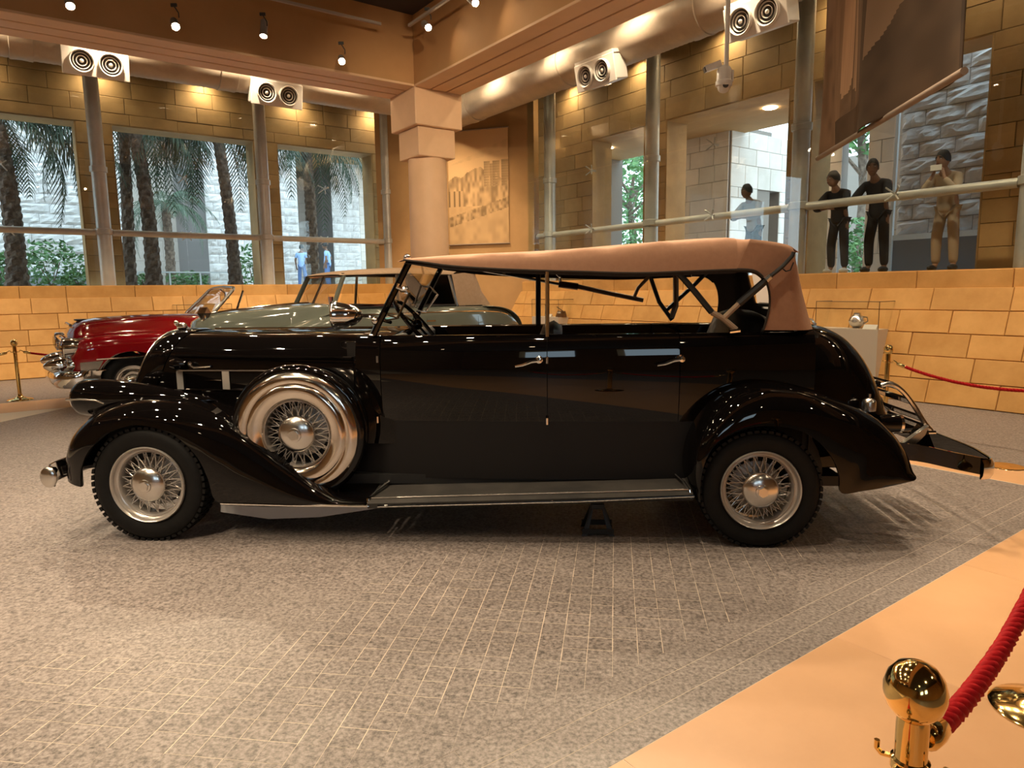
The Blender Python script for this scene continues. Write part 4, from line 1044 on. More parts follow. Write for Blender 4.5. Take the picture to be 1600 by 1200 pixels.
orn = MB().lathe([(.001, -.02), (.075, -.012), (.082, 0), (.075, .012), (.001, .02)], 6, (.50, GYC - .18, gtop(.12) + .055), 'y').tube([(.50, GYC - .18, gtop(.12) - .03), (.50, GYC - .18, gtop(.12) + .03)], .02, 8).build('hood_ornament', 'polished_cover', gc, 0)
gm = MB()
for k in range(9): gm.tube([(.36, GYC - .40, .50 + k * .055), (.33, GYC, .50 + k * .055), (.36, GYC + .40, .50 + k * .055)], .010, 6)
g_ = gm.build('grille_bars', 'chrome', gc); g_['kind'] = 'stuff'
MB().tube(spline([(.57, GYC - .85, .42), (.28, GYC - .7, .42), (.22, GYC, .42), (.28, GYC + .7, .42), (.57, GYC + .85, .42)], 5), .06, 10).build('front_bumper', 'chrome', gc)
MB().tube(spline([(4.7, GYC - .82, .42), (4.95, GYC - .66, .42), (5.0, GYC, .42), (4.95, GYC + .66, .42), (4.7, GYC + .82, .42)], 5), .06, 10).build('rear_bumper', 'chrome', gc)
# greenhouse
GA_ = .68; ZB = 1.30
wb0, wt0 = 1.86, 2.03
def pillar(nm, pts, r, mat='green_grey_paint'): return MB().tube(pts, r, 6).build(nm, mat, gc)
for sy in (-1, 1):
    y0, y1 = GYC + sy * GA_, GYC + sy * (GA_ - .06)
    pillar('windshield_pillar', [(wb0, y0, ZB + .03), (wt0, y1, 1.69)], .030)
    pillar('window_post', [(2.72, y0, ZB - .02), (2.74, y1, 1.71)], .020, 'dull_chrome'); pillar('window_post', [(3.60, y0, ZB - .02), (3.52, y1, 1.70)], .022, 'dull_chrome')
    pillar('window_header', [(wt0, y1, 1.685), (2.8, y1, 1.715), (3.54, y1, 1.70)], .014, 'dull_chrome'); pillar('window_ledge', [(wb0 + .05, y0, ZB - .01), (3.62, y0, ZB - .01)], .016, 'black_matte')
    for nm, q in (('side_glass', [(wb0 + .06, y0, ZB), (2.71, y0, ZB), (2.73, y1, 1.70), (wt0 + .03, y1, 1.68)]), ('side_glass', [(2.74, y0, ZB), (3.58, y0, ZB), (3.50, y1, 1.69), (2.76, y1, 1.70)])): MB().add(q, [(0, 1, 2, 3)]).build(nm, 'car_glass', gc, 0)
MB().add([(wb0, GYC - GA_, ZB + .03), (wb0, GYC + GA_, ZB + .03), (wt0, GYC + GA_ - .06, 1.69), (wt0, GYC - GA_ + .06, 1.69)], [(0, 1, 2, 3)]).build('windshield_glass', 'car_glass', gc, 0)
MB().tube([(wb0 - .01, GYC, ZB + .04), (wt0, GYC, 1.70)], .016, 6).tube([(wt0, GYC - GA_ + .06, 1.695), (wt0 - .01, GYC, 1.70), (wt0, GYC + GA_ - .06, 1.695)], .022, 8).build('windshield_frame', 'dull_chrome', gc)
rzf = smooth_f([1.97, 2.05, 2.4, 3.0, 3.6, 3.95, 4.02], [1.705, 1.735, 1.775, 1.80, 1.785, 1.745, 1.70])
def groof(x, lo, inset=0):
    w = GA_ - .03 - inset; top = rzf(x) - inset; row = []
    for k in range(25):
        ph = pi * k / 24; c = cos(ph); row.append((x, GYC - w * math.copysign(abs(c) ** (2 / 3.2), c), lo + (top - lo) * max(sin(ph), 0) ** (2 / 2.4)))
    return row
rows = [groof(x, interp([1.97, 2.8, 3.6], [1.69, 1.715, 1.70], x)) for x in (1.97, 2.0, 2.05, 2.15, 2.3, 2.5, 2.7, 2.9, 3.1, 3.3, 3.5, 3.58)]
gr = MB().grid(rows).build('canvas_top', 'pale_tan_canvas', gc, 180)
MB().grid([[(x, lerp(y, GYC, .02), z - .015) for x, y, z in r] for r in rows]).build('top_lining', 'top_lining', gr, 180)
# rear quarters and back curtain
oe_ = [(3.54, 1.705), (3.56, 1.60), (3.59, 1.45), (3.62, 1.285)]; re2 = [(3.93, 1.745), (3.97, 1.65), (4.05, 1.47), (4.19, 1.285)]
rows = []
for (a, za), (b, zb) in zip(oe_, re2):
    w = GA_ - .02 + .02 * (1.7 - za); r = [(lerp(a, b, g), GYC - w + (.05 if g > .9 else 0), lerp(za, zb, g)) for g in (0, .35, .7, 1)] + [(b + .03, GYC - w + .16, zb), (b + .05, GYC - w + .35, zb + .01), (b + .055, GYC, zb + .012)]
    rows.append(r + [(x, 2 * GYC - y, z) for x, y, z in reversed(r[:-1])])
MB().grid(rows).build('rear_curtain', 'pale_tan_canvas', gr, 180)
MB().grid([[(x - .012, lerp(y, GYC, .02), z) for x, y, z in r] for r in rows]).build('curtain_lining', 'top_lining', gr, 180)
MB().grid([groof(3.54, 1.70), groof(3.62, 1.74), groof(3.75, 1.745), groof(3.9, 1.735), [(3.97, lerp(y, GYC, .03), min(z, 1.725)) for x, y, z in groof(3.97, 1.70)]]).build('roof_rear', 'pale_tan_canvas', gr, 180)
MB().cbox((2.45, .25, .6), (2.75, 1.45, 1.32), .05).build('front_seat', 'red_leather', gc, 60); MB().cbox((3.6, .25, .6), (3.85, 1.45, 1.30), .05).build('rear_seat', 'red_leather', gc, 60)
# ---- red convertible ----------------------------------------------------------------
RO = B(0.57, -9.95); rc = empty('red_convertible', RO, ANG_U, 'glossy red convertible with chrome bullet bumper and folded top', 'car')
RYC = 1.0
rx = [0, .08, .2, .5, 1.0, 1.5, 1.8, 3.2, 3.8, 4.4, 5.0, 5.3, 5.42]
rw = smooth_f(rx, [.86, .93, .97, .99, 1.0, 1.0, 1.0, 1.0, 1.0, .99, .95, .90, .84])
rsh = smooth_f(rx, [.86, .93, .965, .985, .99, .99, .99, .98, .98, 1.02, 1.06, 1.05, .95])
rtp = smooth_f(rx, [1.00, 1.10, 1.155, 1.19, 1.205, 1.20, 1.17, 1.02, 1.04, 1.08, 1.03, .97, .90])
rows = []
for i in range(110):
    x = 5.42 * i / 109; w, sh, tp = rw(x), rsh(x), rtp(x)
    key = [(w - .10, .26), (w - .02, .34), (w, .50), (w, .70), (w - .005, sh - .14), (w - .03, sh - .05), (w - .08, sh - .005), (w - .16, sh), (w - .26, sh - .005), (w - .34, lerp(sh, tp, .25)), (w - .44, lerp(sh, tp, .7)), (w - .58, lerp(sh, tp, .93)), (.2, tp), (0, tp + .008)]
    if 1.72 < x < 3.55: key = key[:8] + [(w - .18, sh), (w - .20, sh - .02), (w - .21, .75), (w - .22, .5), (.2, .48), (0, .48)]
    pts = []
    for a, b in zip(key[:5], key[1:5]): pts += [(lerp(a[0], b[0], k / 5), lerp(a[1], b[1], k / 5)) for k in range(5)]
    rows.append([(x, d, z) for d, z in pts + key[4:]])
rows.insert(0, [(-.02, d * .85, lerp(z, .7, .10)) for x, d, z in rows[0]]); rows.insert(0, [(.01, d * .3, lerp(z, .7, .5)) for x, d, z in rows[0]])
hull(rows, [(.64, .36, .41), (4.2, .36, .40)], RYC, 'body', 'red_paint', rc)
for x in (.64, 4.2):
    for far in (False, True): road_wheel(rc, x, .06 if not far else 1.94, .36, .37, 'chrome', far)
for y in (.02, 1.98):
    MB().tube([(.64 + .415 * cos(a), y, .36 + .415 * sin(a)) for a in [pi * k / 20 for k in range(21)]], .010, 6).build('arch_trim', 'dull_chrome', rc)
    MB().tube([(.06, y + (.08 if y < 1 else -.08), .68), (.3, y + (.0 if y < 1 else 0), .69), (1.2, y - (.012 if y < 1 else -.012), .70), (5.1, y - (.0 if y < 1 else 0), .66)], .014, 6).build('side_moulding', 'chrome', rc)
    pl = [(.07, .36), (.07, .66), (.32, .67), (.26, .56), (.235, .38)]
    MB().prism([(a, b) for a, b in pl], y + (.035 if y < 1 else -.035), y - (.008 if y < 1 else -.008)).build('stone_guard', 'dull_chrome', rc, 0)
    hy = .22 if y < 1 else 1.78
    MB().lathe([(.12, -.09), (.128, -.08), (.125, .0), (.11, .10), (.06, .20)], 28, (0, hy, .84), 'x').build('headlamp', 'chrome', rc); MB().lathe([(.118, -.085), (.07, -.115), (.001, -.125)], 24, (0, hy, .84), 'x').build('headlamp_lens', 'car_glass', rc)
    MB().lathe([(.11, .10), (.115, .02), (.10, -.06), (.065, -.14), (.03, -.19), (.001, -.20)], 24, (-.10, RYC + (-.48 if y < 1 else .48), .60), 'x').build('bumper_bullet', 'chrome', rc)
    MB().lathe([(.07, .12), (.08, .04), (.075, -.01), (.06, -.03), (.001, -.035)], 20, (-.03, hy - (.02 if y < 1 else -.02), .62), 'x').build('parking_lamp', 'chrome', rc)
rows = []
for (x, y) in spline([(.34, -.03), (.06, -.02), (-.10, .12), (-.17, .4), (-.20, 1.0), (-.17, 1.6), (-.10, 1.88), (.06, 2.02), (.34, 2.03)], 5): rows.append([(x + a * (1 if True else 0), y, .46 + b) for a, b in ((.05, -.10), (-.03, -.115), (-.065, -.06), (-.07, .02), (-.05, .08), (.0, .10), (.05, .09))])
MB().grid(rows).build('front_bumper', 'chrome', rc, 80)
MB().tube(spline([(5.1, -.03, .46), (5.45, .12, .46), (5.52, 1.0, .46), (5.45, 1.88, .46), (5.1, 2.03, .46)], 5), .09, 10).build('rear_bumper', 'chrome', rc)
gm = MB()
for k in range(7): gm.tube([(-.02, .34, .56 + k * .05), (-.07, 1.0, .56 + k * .05), (-.02, 1.66, .56 + k * .05)], .010, 6)
g_ = gm.build('grille_bars', 'chrome', rc); g_['kind'] = 'stuff'
MB().tube([(-.01, .30, .90), (-.06, .6, .93), (-.075, 1.0, .94), (-.06, 1.4, .93), (-.01, 1.7, .90)], .028, 8).build('grille_header', 'chrome', rc)
MB().tube([(.05, .72, 1.10), (.02, 1.0, 1.12), (.05, 1.28, 1.10)], .018, 8).build('hood_emblem', 'dull_chrome', rc); MB().box((.12, .86, 1.15), (.34, 1.14, 1.168)).build('hood_scoop', 'black_matte', rc, 0)
nz = [(.98 + .016 * k, -.012, .82 + .018 * sin(k * 2.1) + (.02 if k == 0 else 0)) for k in range(14)]; MB().tube(nz, .004, 5).build('name_script', 'chrome', rc)
# windshield
wq = [(1.62, .18), (1.62, 1.82)]; wt_ = [(2.02, .30), (2.02, 1.70)]
MB().tube([(1.60, .16, 1.10), (1.68, .17, 1.20), (2.0, .28, 1.53), (2.04, .40, 1.565), (2.05, 1.0, 1.58), (2.04, 1.6, 1.565), (2.0, 1.72, 1.53), (1.68, 1.83, 1.20), (1.60, 1.84, 1.10)], .024, 8).build('windshield_frame', 'dull_chrome', rc)
MB().add([(1.64, .2, 1.16), (1.60, 1.0, 1.18), (1.64, 1.8, 1.16), (2.0, 1.7, 1.53), (2.04, 1.0, 1.57), (2.0, .3, 1.53)], [(0, 1, 4, 5), (1, 2, 3, 4)]).build('windshield_glass', 'car_glass', rc, 0)
MB().tube([(1.95, .12, 1.02), (1.98, .14, 1.20), (2.14, .28, 1.52)], .016, 8).build('vent_post', 'chrome', rc); MB().tube([(2.0, 1.0, 1.55), (2.06, 1.0, 1.50), (2.08, 1.0, 1.46)], .012, 6).obox((2.09, 1.0, 1.44), (0, 1, 0), (0, 0, 1), (1, 0, 0), .11, .03, .008).build('mirror', 'chrome', rc)
for a, b, nm in ((2.45, 2.70, 'front_seat'), (3.25, 3.5, 'rear_seat')): MB().cbox((a, .26, .5), (b, 1.74, 1.10), .06).build(nm, 'red_leather', rc, 60)
sw_c = Vector((2.15, .60, 1.10)); MB().tube([sw_c + Vector((.12 * sin(2 * pi * k / 24), .2 * cos(2 * pi * k / 24), .16 * sin(2 * pi * k / 24))) for k in range(24)], .012, 6, True).build('steering_wheel', 'red_leather', rc)
fo_ = [[(3.55 + .35 * f, RYC + .86 * math.copysign(abs(cos(pi * k / 20)) ** .6, cos(pi * k / 20)), .98 + (.13 * sin(pi * f) + .02) * (sin(pi * k / 20) ** .4 if 0 < k < 20 else 0)) for k in range(21)] for f in (0, .2, .4, .6, .8, 1)]
MB().grid(fo_).build('folded_top', 'black_leather', rc, 80)
MB().tube([(1.85, -.02, 1.03), (1.85, -.04, 1.10)], .012, 6).ball((1.85, -.05, 1.13), (.03, .04, .05), 12, 8).build('wing_mirror', 'chrome', rc)
# ================================================================ lamps, ducts, camera, poster, banner
def spot(parent, loc, target, watts, size=75, blend=.6, r=.05):
    L = bpy.data.lights.new('lamp_light', 'SPOT'); L.energy = watts; L.color = WARM; L.spot_size = radians(size); L.spot_blend = min(1.0, blend + .35); L.shadow_soft_size = r
    o = bpy.data.objects.new('lamp_light', L); COL.objects.link(o); o.parent = parent
    d = Vector(target) - Vector(loc); q = d.to_track_quat('-Z', 'Y'); o.rotation_euler = q.to_euler(); o.location = loc
    return o
_lampmesh = {}
def _lamp_meshes():
    if _lampmesh: return
    _lampmesh['b'] = MB().lathe([(.001, .20), (.05, .20), (.052, .19), (.052, .0), (.058, -.01), (.058, -.05), (.05, -.05), (.048, -.02)], 16).mesh('lamp_body', 'lamp_body')
    _lampmesh['g'] = MB().lathe([(.047, -.035), (.03, -.03), (.001, -.028)], 16).mesh('lamp_lens', 'lamp_glow')
    _lampmesh['s'] = MB().box((-.04, -.012, .24), (.04, .012, .28)).tube([(0, 0, .25), (.056, 0, .16), (.056, 0, .10)], .008, 6).mesh('lamp_bracket', 'nozzle_dark')
def track_lamp(P, target, label, watts=None, light=True, size=54):
    """a cylinder lamp clipped under a track; aims its lens at target"""
    _lamp_meshes(); P = Vector(P); d = (Vector(target) - P).normalized()
    e = empty('track_lamp', P, 0, label, 'lamp', 'track lamps along the beams')
    s = link('bracket', _lampmesh['s'], e, (0, 0, 0)); q = (-d).to_track_quat('Z', 'Y')
    b = link('lamp_body', _lampmesh['b'], e, (0, 0, 0), q.to_euler()); g = link('lens', _lampmesh['g'], e, (0, 0, 0), q.to_euler())
    if light: spot(e, d * 0.06, d * 1.0, watts or LAMP_W, size)
    return e
def track(name, a, b, label):
    a, b = Vector(a), Vector(b); d = (b - a); m = MB().box((0, -.02, -.02), (d.length, .02, .02)); o = m.build(name, 'lamp_body', smooth=0); o.matrix_world = frame(a, d); return tag(o, label, 'track')
TZ = 5.72
car_c = Vector((-.4, 4.9, 0.9))
track('lamp_track', B(-5.5, -10.6, TZ), B(5.2, -10.6, TZ), 'long lamp track under the ceiling on the palm court side')
track('lamp_track', B(5.6, -10.4, TZ), B(5.6, -2.0, TZ), 'lamp track mounted along the beam beside the round duct')
track('lamp_track', B(-5.5, -1.9, TZ), B(5.2, -1.9, TZ), 'lamp track above the near orange floor band')
track('lamp_track', B(-5.9, -10.4, TZ), B(-5.9, -2.0, TZ), 'lamp track on the bay side away from the duct')
def px_on(px, py, v=None, u=None): return on_plane(px, py, B(u or 0, v or 0), EV if v is not None else EU)
ORD = ('first', 'second', 'third', 'fourth', 'fifth', 'sixth', 'seventh')
for k, (px, py, tx, ty, tz) in enumerate(((534, 95, -.8, 4.5, 1.2), (412, 52, -3.5, 9, .6), (274, 40, -1.5, 4.6, 1.0), (109, 6, -3, 6, .3))):
    P = px_on(px, py, v=-10.6); track_lamp(P, (tx, ty, tz), 'spot lamp on the palm court track, %s from the column' % ORD[k])
for (px, py, tx, ty, tz, lb) in ((609, 83, 1.5, 6.5, .8, 'spot lamp on the duct side track next to the column'), (668, 42, 2.0, 4.0, .6, 'spot lamp on the duct side track, second from the column'), (741, 3, 3.0, 3.5, .3, 'spot lamp on the duct side track, third from the column')):
    P = px_on(px, py, u=5.6); track_lamp(P, (tx, ty, tz), lb)
for k in range(6): track_lamp(B(5.6, -7.2 + k * .9, TZ - .31), (lerp(-2, 3, k / 5), 4.2, .7), 'spot lamp on the duct side track, %s beyond the three by the column' % ORD[k])
for k in range(7): track_lamp(B(-4.6 + k * 1.45, -1.9, TZ - .31), ((lerp(-3.5, 2.6, k / 6), 4.4, .6) if k not in (3, 5) else ((-1.5, 13.0, 2.8) if k == 3 else (-1.3, 13.0, 3.6))), 'spot lamp on the track over the near orange band, %s from the track end' % ORD[k], size=54 if k not in (3, 5) else 34, watts=None if k not in (3, 5) else 520)
for k in range(5): track_lamp(B(-5.9, -9.6 + k * 1.7, TZ - .31), (lerp(-4, -1, k / 4), lerp(8.0, 3.6, k / 4), .7), 'spot lamp on the bay side track, %s from the palm court beam' % ORD[k])
# added tracks high in the coffer, lamps pointing down as general floor fill
track('lamp_track', B(-5.0, -6.2, 5.98), B(5.2, -6.2, 5.98), 'lamp track across the middle of the bay above the black car')
for k in range(6): P = B(-4.3 + k * 1.7, -6.2, 5.67); track_lamp(P, (P.x * .9, P.y - .6, 0), 'spot lamp on the middle track above the black car, %s from the track end' % ORD[k], watts=150, size=110)
for k in range(4): P = B(-3.6 + k * 2.4, -3.4, 5.67); track_lamp(P, (P.x, P.y - .2, 0), 'spot lamp high over the open floor, %s along its row' % ORD[k], watts=110, size=110)
track('lamp_track', B(-5.0, -3.4, 5.98), B(5.2, -3.4, 5.98), 'lamp track high over the open floor beside the black car')
# recessed downlights over the aisle that wash the low walls
_lamp_meshes()
def downlight(P, target, watts, size=95, where='in the dark aisle ceiling'):
    e = empty('downlight', P, 0, 'round recessed downlight ' + where, 'lamp', 'ceiling downlights ' + where)
    MB().lathe([(.11, 0), (.13, -.012), (.10, -.02), (.09, .05)], 20).build('trim_ring', 'lamp_body', e)
    MB().lathe([(.092, .01), (.001, .012)], 20).build('lens', 'lamp_glow', e)
    spot(e, (0, 0, -.04), Vector(target) - Vector(P), watts, size, .7, .08); return e
for k in range(7):
    u = -4.0 + k * 1.9; downlight(B(u, -12.75, CEIL - .06), B(u, -15.25, .7), WASH_W * 1.55, where='washing the low wall under the palm court windows')
for k in range(7):
    v = -11.8 + k * 1.9; downlight(B(7.7, v, CEIL - .06), B(9.5, v, .6), WASH_W, where='washing the low wall below the visitors')
for k in range(3):
    p = lerp(0.25, .85, k / 2) * clen; P = ca + cdir * p
    downlight(B(7.3, -12.6 - .1 * k, CEIL - .06) if k == 1 else Vector((P.x, P.y - 1.9, CEIL - .06)), (P.x, P.y, 3.0), 75, 70, where='washing the poster wall')
# lights in the slot between the glass and the ring walls
for k in range(5): downlight(B(-.2 + k * 2.0, -16.36, CEIL - .06), B(-.2 + k * 2.0, -16.7, 2.5), 10, 130, where='between the glass and the palm court stone wall')
for k in range(5): downlight(B(10.55, -12.3 + k * 2.1, CEIL - .06), B(10.9, -12.3 + k * 2.1, 2.5), 7, 130, where='between the glass and the terrace stone wall')
# far part of the hall behind the camera
for k in range(4): downlight(B(-9.0 + k * 4.6, 4.0, CEIL - .06), B(-9.0 + k * 4.6, 4.0, 0), 75, 120, where='in the far half of the hall')
for k in range(3): downlight(B(-9.5, -9.0 + k * 4, CEIL - .06), B(-9.5, -9.0 + k * 4, 0), 80, 120, where='at the end wall of the hall')
for k in range(2): downlight(B(7.9, .5 + k * 3, CEIL - .06), B(8.2, .5 + k * 3, 0), 90, 110, where='over the aisle beside the hanging banner')

# ---- air ducts with twin nozzle boxes
def duct(fr, L, r, name, label):
    o = empty(name, fr.translation, 0, label, 'duct'); o.matrix_world = fr
    n = int(L / .045); pts = []
    prof = []
    for i in range(n + 1):
        x = L * i / n; prof.append((r + (.006 if i % 2 else 0), x))
    MB().lathe(prof, 28, (0, 0, 0), 'x').build('spiral_tube', 'duct_metal', o, smooth=180)
    for x in [k * 3.05 + .9 for k in range(int(L / 3.05))]:
        MB().lathe([(r + .004, x - .16), (r + .02, x - .15), (r + .02, x - .12), (r + .012, x), (r + .02, x + .12), (r + .02, x + .15), (r + .004, x + .16)], 28, (0, 0, 0), 'x').build('coupling', 'duct_metal', o)
    return o
DZ = 5.52
duct(frame(B(8.6, -14.0, DZ), EV), 22.0, .36, 'air_duct', 'round ribbed metal air duct above the visitors window wall')
duct(frame(B(-6.5, -13.6, DZ), EU), 14.0, .36, 'air_duct', 'round ribbed metal air duct half hidden above the palm court windows')
def nozzle_box(px, py, u=None, v=None, label=''):
    P = px_on(px, py, u=u, v=v); ax = EV if u is not None else EU
    inn = -EU if u is not None else EV            # towards the room
    fr = frame(P, ax)                             # local y points away from the room
    o = empty('air_nozzle_box', P, 0, label, 'air nozzle', 'twin nozzle boxes on the ducts'); o.matrix_world = fr @ Matrix.Rotation(radians(12), 4, 'X')
    MB().cbox((-.44, 0, -.20), (.44, .30, .22), .015).build('box_body', 'white_metal', o, smooth=0)
    MB().cbox((-.47, -.02, -.23), (.47, .012, .20), .008).build('face_plate', 'white_metal', o, smooth=0)
    MB().box((-.45, -.01, .20), (.45, .34, .25)).build('top_flange', 'white_metal', o, smooth=0)
    for sx in (-.2, .2):
        nz = MB().lathe([(.175, -.02), (.18, -.05), (.165, -.075), (.15, -.06), (.15, -.021)], 28, (sx, 0, -.015), 'y').build('nozzle_ring', 'white_metal', o)
        MB().lathe([(.15, -.023), (.001, -.022)], 28, (sx, 0, -.015), 'y').build('nozzle_throat', 'nozzle_dark', nz)
        for r in (.11, .065):
            MB().lathe([(r, -.03), (r + .010, -.052), (r + .014, -.05), (r + .006, -.028)], 24, (sx, 0, -.015), 'y').build('vane_ring', 'white_metal', nz)
        MB().ball((sx, -.04, -.015), (.03, .02, .03), 12, 8).build('hub', 'white_metal', nz)
    return o
nozzle_box(150, 97, v=-13.22, label='white twin nozzle air box at the far end of the palm court duct')
nozzle_box(433, 146, v=-13.22, label='white twin nozzle air box on the palm court duct, nearest the column')
nozzle_box(930, 113, u=8.22, label='white twin nozzle air box on the ribbed duct, nearest the corner')
nozzle_box(1180, 24, u=8.22, label='white twin nozzle air box on the ribbed duct beside the camera pole')
# ---- ceiling-hung surveillance camera
cp = Vector((2.27, 7.5, 0))
cc = empty('surveillance_camera', (2.27, 7.5, 3.62), 0, 'white dome camera hanging on a thin ceiling pole', 'camera')
MB().tube([(0, 0, .1), (0, 0, CEIL - 3.62)], .024, 12).build('pole', 'white_metal', cc)
MB().lathe([(.001, .13), (.06, .13), (.075, .10), (.075, .0), (.085, -.01), (.085, -.05), (.07, -.06)], 20, (-.02, 0, 0)).build('housing', 'white_metal', cc)
MB().ball((-.02, 0, -.06), (.066, .066, .066), 16, 10).build('dome', 'white_metal', cc)
MB().lathe([(.03, -.062), (.03, -.07), (.001, -.072)], 12, (-.02, 0, -.06), 'y').build('lens', 'nozzle_dark', cc)
MB().obox((-.14, 0, .14), (1, 0, .35), (0, 1, 0), (-.35, 0, 1), .085, .032, .03).tube([(-.06, 0, .12), (0, 0, .16)], .015, 8).build('side_camera', 'white_metal', cc)
MB().obox((-.21, 0, .112), (1, 0, .35), (0, 1, 0), (-.35, 0, 1), .02, .028, .026).build('side_lens', 'nozzle_dark', cc)
MB().box((.058, -.02, -.01), (.075, .02, .1)).build('junction', 'white_metal', cc, smooth=0)

# ---- printed sheets: colours per face
def print_mat(name, rough=.75, trans=0.0):
    m, nt, b = new_mat(name); a = nt.nodes.new('ShaderNodeVertexColor'); a.layer_name = 'print'
    nt.links.new(a.outputs['Color'], b.inputs['Base Color']); b.inputs['Roughness'].default_value = rough; b.inputs['Specular IOR Level'].default_value = .08
    return m
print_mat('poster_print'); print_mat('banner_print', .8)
def printed_sheet(name, mat, W, H, nx, nz, fn, parent, wave=None, thick=.004):
    rows = []
    for j in range(nz + 1):
        rows.append([(W * i / nx, (wave(i / nx, j / nz) if wave else 0), H * j / nz) for i in range(nx + 1)])
    m = MB().grid(rows); me = m.mesh(name, mat, 180, False)
    at = me.color_attributes.new('print', 'FLOAT_COLOR', 'CORNER'); k = 0
    cols = []
    for j in range(nz):
        for i in range(nx):
            c = fn((i + .5) / nx, (j + .5) / nz); cols += [c[0], c[1], c[2], 1.0] * 4
    at.data.foreach_set('color', cols)
    o = link(name, me, parent); s = o.modifiers.new('thickness', 'SOLIDIFY'); s.thickness = thick; s.offset = 1
    return o
rq = random.Random(21)
_pn = [[rq.random() for _ in range(140)] for _ in range(140)]
def vn(x, y, s=1.0):
    x, y = x * s, y * s; i, j = int(math.floor(x)), int(math.floor(y)); fx, fy = x - i, y - j; fx = fx * fx * (3 - 2 * fx); fy = fy * fy * (3 - 2 * fy)
    g = lambda a, b: _pn[a % 140][b % 140]
    return lerp(lerp(g(i, j), g(i + 1, j), fx), lerp(g(i, j + 1), g(i + 1, j + 1), fx), fy)
def poster_fn(x, z):
    base = .78 + .08 * vn(x, z, 3)                       # pale sky
    v = base
    if z > .70 and abs(z - .78 - .16 * (x - .5)) < .05 * x: v -= .10 * vn(x, z, 14)
    for (a, b, t) in ((.60, .70, .72), (.70, .745, .70), (.745, .86, .725), (.88, 1.0, .73)):   # slab towers
        if a < x < b and .50 < z < t: v = .40 + .16 * ((x - a) / (b - a)) + (.05 if int(z * 90) % 2 else -.03)
    sk = .60 - .10 * abs(x - .45) + .10 * vn(x, 0, 9)
    if z < sk and z > .33 and v > .5: v = .30 + .5 * vn(x * 1.0, z * .8, 26)
    if .34 < z < .48 and x < .25: v = .66 if int(x * 34) % 3 else .28
    if .26 < z <= .34: v = .62 + .1 * vn(x, z, 20)
    r = .20 + .16 * x
    if abs(z - r) < .045: v = .25 + .45 * vn(x, z, 34)
    elif z < r - .045: v = .52 + .18 * vn(x, z, 16)
    elif z < .27 + .12 * x and z > r: v = .66
    return (v * .86, v * .54, v * .26)
pp = [on_plane(px, py, ca + Vector((0, 0, 0)) - Vector((-cdir.y, cdir.x, 0)) * .03, (-cdir.y, cdir.x, 0)) for px, py in ((703, 383), (796, 382), (706, 206))]
po = empty('wall_poster', (0, 0, 0), 0, 'sepia printed view of an old city hung on the corner wall', 'poster')
po.matrix_world = frame(pp[0], cdir)
pw, ph = (pp[1] - pp[0]).dot(cdir), pp[2].z - pp[0].z
printed_sheet('print_sheet', 'poster_print', pw, ph, 70, 130, poster_fn, po)
MB().tube([(-.02, -.01, ph), (pw + .02, -.01, ph)], .015, 8).tube([(-.02, -.01, 0), (pw + .02, -.01, 0)], .015, 8).build('hanging_rod', 'bow_wood', po)
def banner_fn(x, z):
    z = z * 1.15
    v = .30 + .10 * vn(x, z, 12)
    sh = .30 + .50 * (x - .40)                              # slanting edge of a cast shadow painted into the print
    if x < .12: v = .36 + .20 * vn(x, z * .4, 30)
    elif x < .18: v = .44 + .16 * vn(x * 2, z * .3, 34)
    elif x < .27: v = (.80 + .22 * vn(x * 5, z * .25, 24)) if z > .24 + .10 * vn(x, 0, 40) else .30 + .1 * vn(x, z, 30)
    elif x < .285: v = .22
    elif x < .31: v = .62 if z > .26 else .24
    elif x < .315: v = .9 if z > .24 else .24
    elif x < .41: v = .26 + .10 * vn(x * 2, z * .5, 20)
    elif x < .45: v = .15
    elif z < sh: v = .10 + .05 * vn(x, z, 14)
    else: v = .32 + .10 * vn(x, z * .6, 10)
    if z < .16 and .13 < x < .40: v = .14 + .08 * vn(x, z, 18)
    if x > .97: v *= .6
    return (v * .56, v * .355, v * .215)
bz = 2.85; BT = 4.93
b0, b1 = on_floor(1279, 247, bz), on_floor(1503, 113, bz)
bd = (b1 - b0); bl_ = bd.length; bd.normalize()
ba = empty('hanging_banner', b0, 0, 'large brown printed fabric banner hanging from the ceiling', 'banner'); ba.matrix_world = frame(b0, bd)
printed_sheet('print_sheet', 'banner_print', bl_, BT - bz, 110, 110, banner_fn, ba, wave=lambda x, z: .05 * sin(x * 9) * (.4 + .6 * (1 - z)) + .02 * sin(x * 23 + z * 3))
MB().tube([(-.03, 0, .0), (bl_ + .03, 0, .0)], .026, 10).build('bottom_rod', 'banner_rod', ba)
MB().tube([(-.03, 0, BT - bz), (bl_ + .03, 0, BT - bz)], .026, 10).build('top_rod', 'banner_rod', ba)
# ================================================================ stanchions, ropes, display cases
def make_stanchion():
    e = empty('rope_stanchion', (0, 0, 0))
    MB().lathe([(.001, .0), (.16, .0), (.162, .006), (.15, .016), (.10, .028), (.05, .045), (.03, .07), (.026, .09)], 40).build('base', 'brass', e, 50)
    MB().lathe([(.025, .05), (.025, .765), (.024, .78)], 24).build('pole', 'brass', e, 50)
    MB().lathe([(.001, .775), (.02, .777), (.030, .785), (.042, .80), (.0475, .82), (.0475, .832), (.042, .852), (.030, .868), (.014, .876), (.001, .878)], 32).build('finial', 'brass', e, 180)
    MB().lathe([(.0255, .685), (.030, .688), (.030, .704), (.0255, .707)], 24).build('hook_ring', 'brass', e, 50)
    for a in (0, pi / 2, pi, 3 * pi / 2):
        MB().tube([(.028 * cos(a), .028 * sin(a), .696), (.044 * cos(a), .044 * sin(a), .693), (.052 * cos(a), .052 * sin(a), .700), (.052 * cos(a), .052 * sin(a), .714)], .005, 6).build('hook', 'brass', e)
    return e
